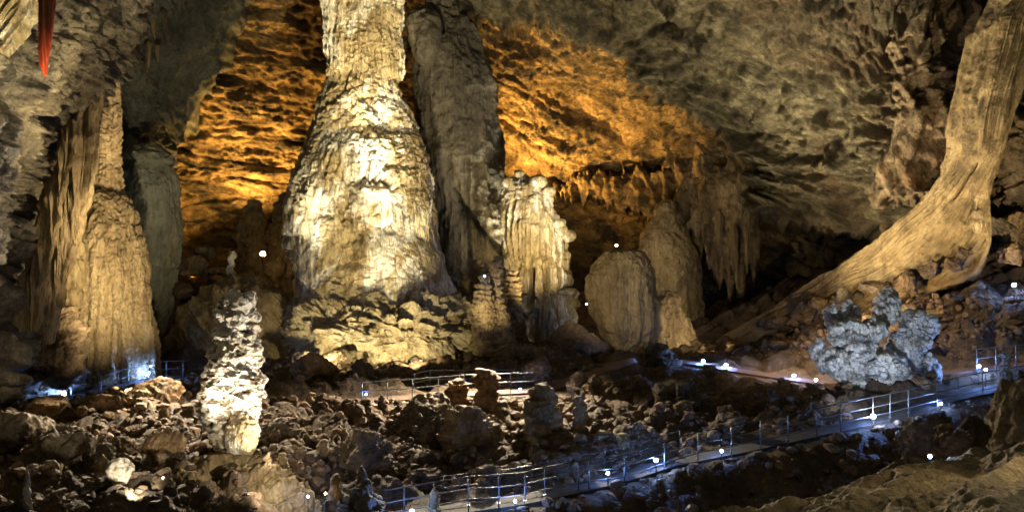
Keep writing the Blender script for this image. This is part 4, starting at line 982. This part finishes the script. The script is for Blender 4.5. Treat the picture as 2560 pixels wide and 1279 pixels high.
for x, y, z in pick_spots(26, [(700, 1640, 985, 1190, 1), (20, 480, 1020, 1240, .5), (1650, 2050, 985, 1060, .8), (1850, 2500, 760, 880, .6)], 41):
    o = add('stalagmite', STP[rng.randint(6)]); s = rng.uniform(.45, 1.0); o.location = (x, y, z - .15); o.scale = (s * .9, s * .9, s); o.rotation_euler = (rng.uniform(-.08, .08), rng.uniform(-.08, .08), rng.uniform(0, 6.28))
    tag(o, 'small knobbly brown stalagmite standing among the loose rubble', 'stalagmite', 'small stalagmites scattered in the rubble')
# ------------------------------------------------------------------ stalactites along the lip of the right-hand ceiling
def stalactite_mesh(seed):
    r = np.random.RandomState(seed); nz, nt = 44, 18
    t = np.linspace(0, 1, nz); th = np.linspace(0, 2 * math.pi, nt, endpoint=False); T, Z = np.meshgrid(th, t)
    R = ((1 - Z) ** .8 * .5 + .02) * np.clip(Z / .16, .02, 1) ** .7
    V = np.stack([R * np.cos(T), R * np.sin(T), -Z * 1.0], -1).reshape(-1, 3)
    q = V * np.array([2.5, 2.5, 9]) + seed * 3
    V[:, :2] *= (1 + .45 * fbm(q, 3))[:, None]; V[:, 0] += .15 * np.sin(V[:, 2] * 4 + seed); V[:, 2] += .0
    return mk_mesh('stalactite', V, grid_faces(nz, nt, True)[:, ::-1], M['curtain'] if seed % 3 else M['bee'])
SP = [stalactite_mesh(s) for s in range(8)]
_sv = np.concatenate(SURF); _sv = _sv[_sv[:, 1] > 55]; _sY = _sv[:, 1]; _spx = _sv[:, 0] / (FP * _sY) + 1280; _spy = 639.5 - _sv[:, 2] / (FP * _sY)
def hang(px, py, Y, ln, w, lab, grp):
    dd = (_spx - px) ** 2 + (_spy - py) ** 2; near = dd < max(30, dd.min() + 1); Y = min(Y + 4, _sY[near].min()) + .25
    o = add('stalactite', SP[rng.randint(8)]); p = P(px, py, Y); s = FP * Y
    o.location = p; o.scale = (w * s, w * s, ln * s); o.rotation_euler = (0, 0, rng.uniform(0, 6.28))
    tag(o, lab, 'stalactite', grp)
for px, top, Y, ln, w in [(1868, 470, 77, 250, 36), (1838, 520, 79, 230, 44), (1800, 480, 81, 240, 50), (1770, 500, 83, 190, 44), (1735, 470, 84, 170, 40), (1705, 480, 85, 110, 34), (1822, 600, 80, 150, 30), (1625, 470, 88, 100, 26), (1650, 455, 88, 70, 22)]:
    hang(px, top + 40, Y - 2, ln * .7, w * .6, 'long thick brown stalactite at the right end of the ochre-lit fringe', 'long stalactites at the right end of the fringe')
g3 = 'stalactites on the left-hand ceiling'; l3 = 'slim pale stalactite on the shadowed left-hand ceiling'
for px, top, ln in [(338, 90, 60), (350, 70, 80), (372, 100, 70), (342, 40, 70), (385, 40, 60), (330, 130, 50), (410, 20, 50), (395, 110, 45), (360, 150, 40)]:
    hang(px, top, 71, ln, 16, l3, g3)

# ------------------------------------------------------------------ pipes, handrails
def tube(pts, r, n=8):
    p = np.asarray(pts, float); t = np.gradient(p, axis=0); t /= np.linalg.norm(t, axis=1)[:, None] + 1e-9
    up = np.where(np.abs(t[:, 2:3]) > .9, np.array([[1., 0, 0]]), np.array([[0, 0, 1.]]))
    a = np.cross(t, up); a /= np.linalg.norm(a, axis=1)[:, None]; b = np.cross(t, a)
    th = np.linspace(0, 2 * math.pi, n, endpoint=False)
    V = (p[:, None] + r * (np.cos(th)[None, :, None] * a[:, None] + np.sin(th)[None, :, None] * b[:, None])).reshape(-1, 3)
    F = grid_faces(len(p), n, True)
    c0, c1 = len(V), len(V) + 1; V = np.concatenate([V, [p[0], p[-1]]]); i = np.arange(n); e = (len(p) - 1) * n
    return V, [F, np.stack([(i + 1) % n, i, np.full(n, c0)], -1), np.stack([e + i, e + (i + 1) % n, np.full(n, c1)], -1)]
def rail(label, base, posts, rails, h, mat_post, mat_rail, r=.03):
    """base: (px, py, Y) feet of the railing; posts at given px; rails: list of (height, material)"""
    b = np.array([P(*q) for q in base]); bx = np.array([q[0] for q in base], float)
    root = bpy.data.objects.new('handrail', None); COL.objects.link(root); root.location = b[len(b) // 2]
    tag(root, label, 'handrail')
    def at(px): return np.stack([np.interp(px, bx, b[:, k]) for k in range(3)], -1)
    loc = np.array(root.location)
    def box_post(q):
        V, F = tube([q - [0, 0, .35], q + [0, 0, h * .5], q + [0, 0, h]], r * 1.15, 8); return V, F
    for px in posts:
        V, F = box_post(at(px)); add('post', mk_mesh('post', V - loc, F, mat_post), root)
        q = at(px); s = r * 2.4
        D, F2 = cubesphere(1); V2 = D / np.abs(D).max() * np.array([s, s, .02]) + q + [0, 0, .0]
        add('base_plate', mk_mesh('base_plate', V2 - loc, F2, mat_post, False), root)
    xs = np.linspace(bx[0], bx[-1], 60)
    for hh, m in rails:
        q = at(xs) + np.array([0, -.0, hh]); V, F = tube(q, r, 8)
        add('rail', mk_mesh('rail', V - loc, F, m), root)
    return root
WB = [(960, 1300, 32.2), (1010, 1290, 32.7), (1171, 1262, 33.4), (1247, 1257, 33.8), (1312, 1250, 34), (1362, 1236, 34.4), (1446, 1221, 35), (1472, 1216, 35.1), (1561, 1205, 35.6), (1661, 1170, 36.2), (1745, 1144, 36.8), (1829, 1128, 37.5), (1970, 1098, 38.8), (2102, 1068, 39.8), (2225, 1042, 40.8), (2343, 1012, 42), (2396, 998, 43), (2457, 985, 44), (2560, 966, 45.6)]
rail('long grey steel handrail along the near edge of the lower walkway', WB, [1010, 1085, 1171, 1247, 1312, 1362, 1446, 1472, 1561, 1661, 1745, 1829, 1900, 1970, 2040, 2102, 2182, 2225, 2270, 2343, 2396, 2457, 2520], [(1.08, M['darksteel']), (.62, M['steel']), (.22, M['steel'])], 1.08, M['steel'], M['steel'], .025)
FB = [(1100, 1256, 35.6), (1168, 1248, 36), (1245, 1241, 36.3), (1330, 1225, 36.8), (1420, 1204, 37.3), (1500, 1192, 37.7), (1600, 1165, 38.3), (1700, 1135, 39)]
rail('dim steel handrail on the far edge of the lower walkway', FB, [1110, 1168, 1245, 1330, 1420, 1510, 1600, 1700], [(1.05, M['darksteel']), (.6, M['darksteel'])], 1.05, M['darksteel'], M['darksteel'], .02)
MB = [(850, 1010, 48.8), (905, 1002, 49.2), (1031, 994, 49.6), (1075, 990, 49.9), (1159, 983, 50.2), (1277, 978, 51), (1335, 976, 51.6)]
rail('grey steel handrail on the middle path below the cream boulder pile', MB, [905, 968, 1031, 1095, 1159, 1218, 1277], [(1.05, M['steel']), (.55, M['steel'])], 1.05, M['steel'], M['steel'], .026)
FM = [(1031, 978, 54), (1075, 968, 54.5), (1159, 967, 55), (1290, 966, 55.5)]
rail('thin steel handrail on the far side of the middle path', FM, [1036, 1075, 1159, 1220], [(1.05, M['steel']), (.5, M['steel'])], 1.05, M['steel'], M['steel'], .024)
LB = [(176, 992, 50.6), (253, 985, 52.6), (320, 962, 55.6), (375, 946, 57.6), (416, 942, 59), (462, 940, 60)]
rail('steel handrail climbing the left path towards the smooth mound', LB, [178, 253, 320, 375, 416, 458], [(1.05, M['steel']), (.55, M['steel'])], 1.05, M['steel'], M['steel'], .025)
RB = [(2440, 922, 47.2), (2500, 915, 47), (2600, 908, 46.8)]
rail('short steel handrail at the right edge by the upper path', RB, [2442, 2490, 2540, 2590], [(1.05, M['steel']), (.55, M['steel'])], 1.05, M['steel'], M['steel'], .025)

# ------------------------------------------------------------------ path lamps
def box(c, s):
    D, F = cubesphere(1); return D / np.abs(D).max() * np.array(s) / 2 + np.array(c), F
def lamp(px, py, Y, label, r0=.10, mat='bulb_blue', ped=True, grp='lamps along the paths'):
    r = r0 * .85; p = P(px, py, Y); z, _ = ground_z([p[0]], [p[1]], False); hg = min(1.2, max(.12, p[2] - z[0] + .1))
    if grp.startswith('warm'): hg = max(hg, min(3.2, p[2] - z[0] + .2))
    root = bpy.data.objects.new('path_lamp', None); COL.objects.link(root); root.location = (p[0], p[1], p[2] - hg)
    tag(root, label, 'lamp', grp)
    if ped:
        V, F = tube([(0, 0, -.1), (0, 0, hg * .5), (0, 0, hg - r * .9)], .025, 8); add('stem', mk_mesh('stem', V, F, M['housing']), root)
        V, F = tube([(0, 0, hg - r * 1.1), (0, 0, hg - r * .75)], r * .9, 12); add('collar', mk_mesh('collar', V, F, M['housing']), root)
    if ped:
        V, F = tube([(0, .03, hg + r * .85), (0, .03, hg + r * 1.05), (0, .03, hg + r * 1.3)], r * 1.15, 12); add('hood', mk_mesh('hood', V, F, M['housing']), root)
    D, F = cubesphere(4); add('bulb', mk_mesh('bulb', D * r + [0, 0, hg], F, M[mat]), root)
LAMPS = [
 (160, 984, 50.5, 'cold white lamp at the lower left end of the left path', .125, 'bulb_blue'),
 (373, 914, 58.8, 'cold white lamp at the top of the left path, upper of two', .115, 'bulb_blue'),
 (368, 934, 57.2, 'cold white lamp on the left path, just below the upper one', .12, 'bulb_blue'),
 (452, 1029, 42, 'cold white lamp in the rubble left of the white foreground stalagmite', .095, 'bulb_blue'),
 (439, 1031, 42.2, 'tiny lamp touching the left side of the rubble lamp', .055, 'bulb_small'),
 (1758, 902, 58.4, 'leftmost star-bright lamp of the far path on the right', .115, 'bulb_blue'),
 (1815, 912, 57, 'second lamp from the left on the far path on the right', .115, 'bulb_blue'),
 (1985, 938, 53.6, 'third lamp from the left on the far path, near the blue coral', .105, 'bulb_blue'),
 (2040, 949, 50.6, 'lamp at the left foot of the blue coral', .085, 'bulb_small'),
 (1595, 896, 61.5, 'faint lamp beside the slim post on the far path', .05, 'bulb_small'),
 (1640, 1149, 36, 'round cold lamp hung on the walkway handrail, left of the steep posts', .09, 'bulb_blue'),
 (1520, 1182, 35.4, 'cold lamp low on the handrail of the lower walkway near its sharp bend', .07, 'bulb_small'),
 (1804, 1126, 37.4, 'small lamp at the edge of the lower walkway, between two tall posts', .06, 'bulb_small'),
 (2183, 1040, 40.2, 'brightest cold lamp, on the walkway in front of the blue coral', .115, 'bulb_blue'),
 (2352, 1008, 41.8, 'cold lamp on the walkway right of the brightest one', .075, 'bulb_small'),
 (2447, 915, 46.6, 'cold lamp at the right, left one of a close pair', .10, 'bulb_blue'),
 (2464, 923, 46.2, 'small cold lamp at the right, right one of a close pair', .075, 'bulb_small'),
 (1030, 1276, 31.2, 'cold lamp at the bottom edge where the lower walkway begins', .075, 'bulb_blue'),
 (1288, 1252, 33.4, 'small lamp at the foot of the tall post of the lower walkway', .055, 'bulb_small'),
 (1212, 690, 63.0, 'cold lamp among the knobbly stalagmites by the dark stalagmite', .05, 'bulb_small'),
 (2325, 1139, 15.2, 'small cold lamp among the dark rocks by the near ledge', .032, 'bulb_small'),
 (1467, 760, 78, 'cold lamp glimpsed in the gap left of the beehive stalagmite', .09, 'bulb_small'),
 (915, 985, 49.2, 'small lamp at the foot of the left post of the middle handrail', .045, 'bulb_small'),
 (1300, 972, 52, 'small lamp at the right end of the middle handrail', .06, 'bulb_small'),
 (2535, 712, 55, 'cold lamp hidden among pale stones at the right edge', .14, 'bulb_small'),
 (770, 1240, 30.5, 'tiny cold lamp in the craggy mound at the lower centre', .04, 'bulb_small'),
]
for px, py, Y, lab, r, mat in LAMPS: lamp(px, py, Y, lab, r, mat)
lamp(657, 634, 73, 'bright amber lamp before the rugged rock tower on the left of the white column', .26, 'bulb_warm', grp='warm floodlights in the cave')
lamp(1541, 613, 74.5, 'small warm lamp just above the top of the beehive stalagmite', .13, 'bulb_warm', grp='warm floodlights in the cave')
lamp(814, 1232, 30.2, 'small warm lamp beside the yellowish stump right of the craggy mound', .045, 'bulb_warm', grp='warm floodlights in the cave')

# stones edging the lower walkway
w = PD['walk']; r = np.random.RandomState(3)
for k in range(54):
    i = r.randint(20, len(w) - 10); t = w[i + 1] - w[i]; n = np.array([t[1], -t[0], 0]); n /= np.linalg.norm(n)
    q = w[i] + n * r.uniform(.75, 1.5); s = r.uniform(.16, .5)
    o = add('boulder', PROT[r.randint(12)]); o.location = (q[0], q[1], q[2] - .35 - s * .2); o.rotation_euler = (r.uniform(-.4, .4), r.uniform(-.4, .4), r.uniform(0, 6.28)); o.scale = (s, s, s)
    tag(o, 'dark stone edging the near side of the lower walkway', 'boulder', 'stones edging the lower walkway')

r = np.random.RandomState(8)
for k in range(26):
    t = r.rand(); px = 2500 - 620 * t + r.uniform(-25, 25); py = np.interp(px, [1880, 2000, 2150, 2330, 2470, 2520], [815, 772, 722, 668, 612, 606]) + r.uniform(-6, 30); Y = np.interp(px, [1880, 2150, 2330, 2500], [71.5, 63.5, 59, 56])
    s = r.uniform(.35, 1.05); p = P(px, py, Y); o = add('boulder', PROT[r.randint(12)])
    o.location = (p[0], p[1], p[2] - .5 * s); o.rotation_euler = (r.uniform(-.4, .4), r.uniform(-.4, .4), r.uniform(0, 6.28)); o.scale = (s, s, s)
    tag(o, 'brown boulder strewn along the lower edge of the flowstone slope', 'boulder', 'boulders along the lower edge of the flowstone slope')
for k in range(16):
    px = r.uniform(2040, 2350); py = 978 + r.uniform(-14, 14); p = P(px, py, 46.0 + r.uniform(-.4, .4)); s = r.uniform(.25, .6); o = add('boulder', PROT[r.randint(12)])
    z, _ = ground_z([p[0]], [p[1]]); o.location = (p[0], p[1], max(z[0], p[2] - .3) - .2 * s); o.rotation_euler = (r.uniform(-.4, .4), 0, r.uniform(0, 6.28)); o.scale = (s, s, s)
    tag(o, 'small dark stone heaped at the foot of the blue-lit coral', 'boulder', 'stones at the foot of the coral')
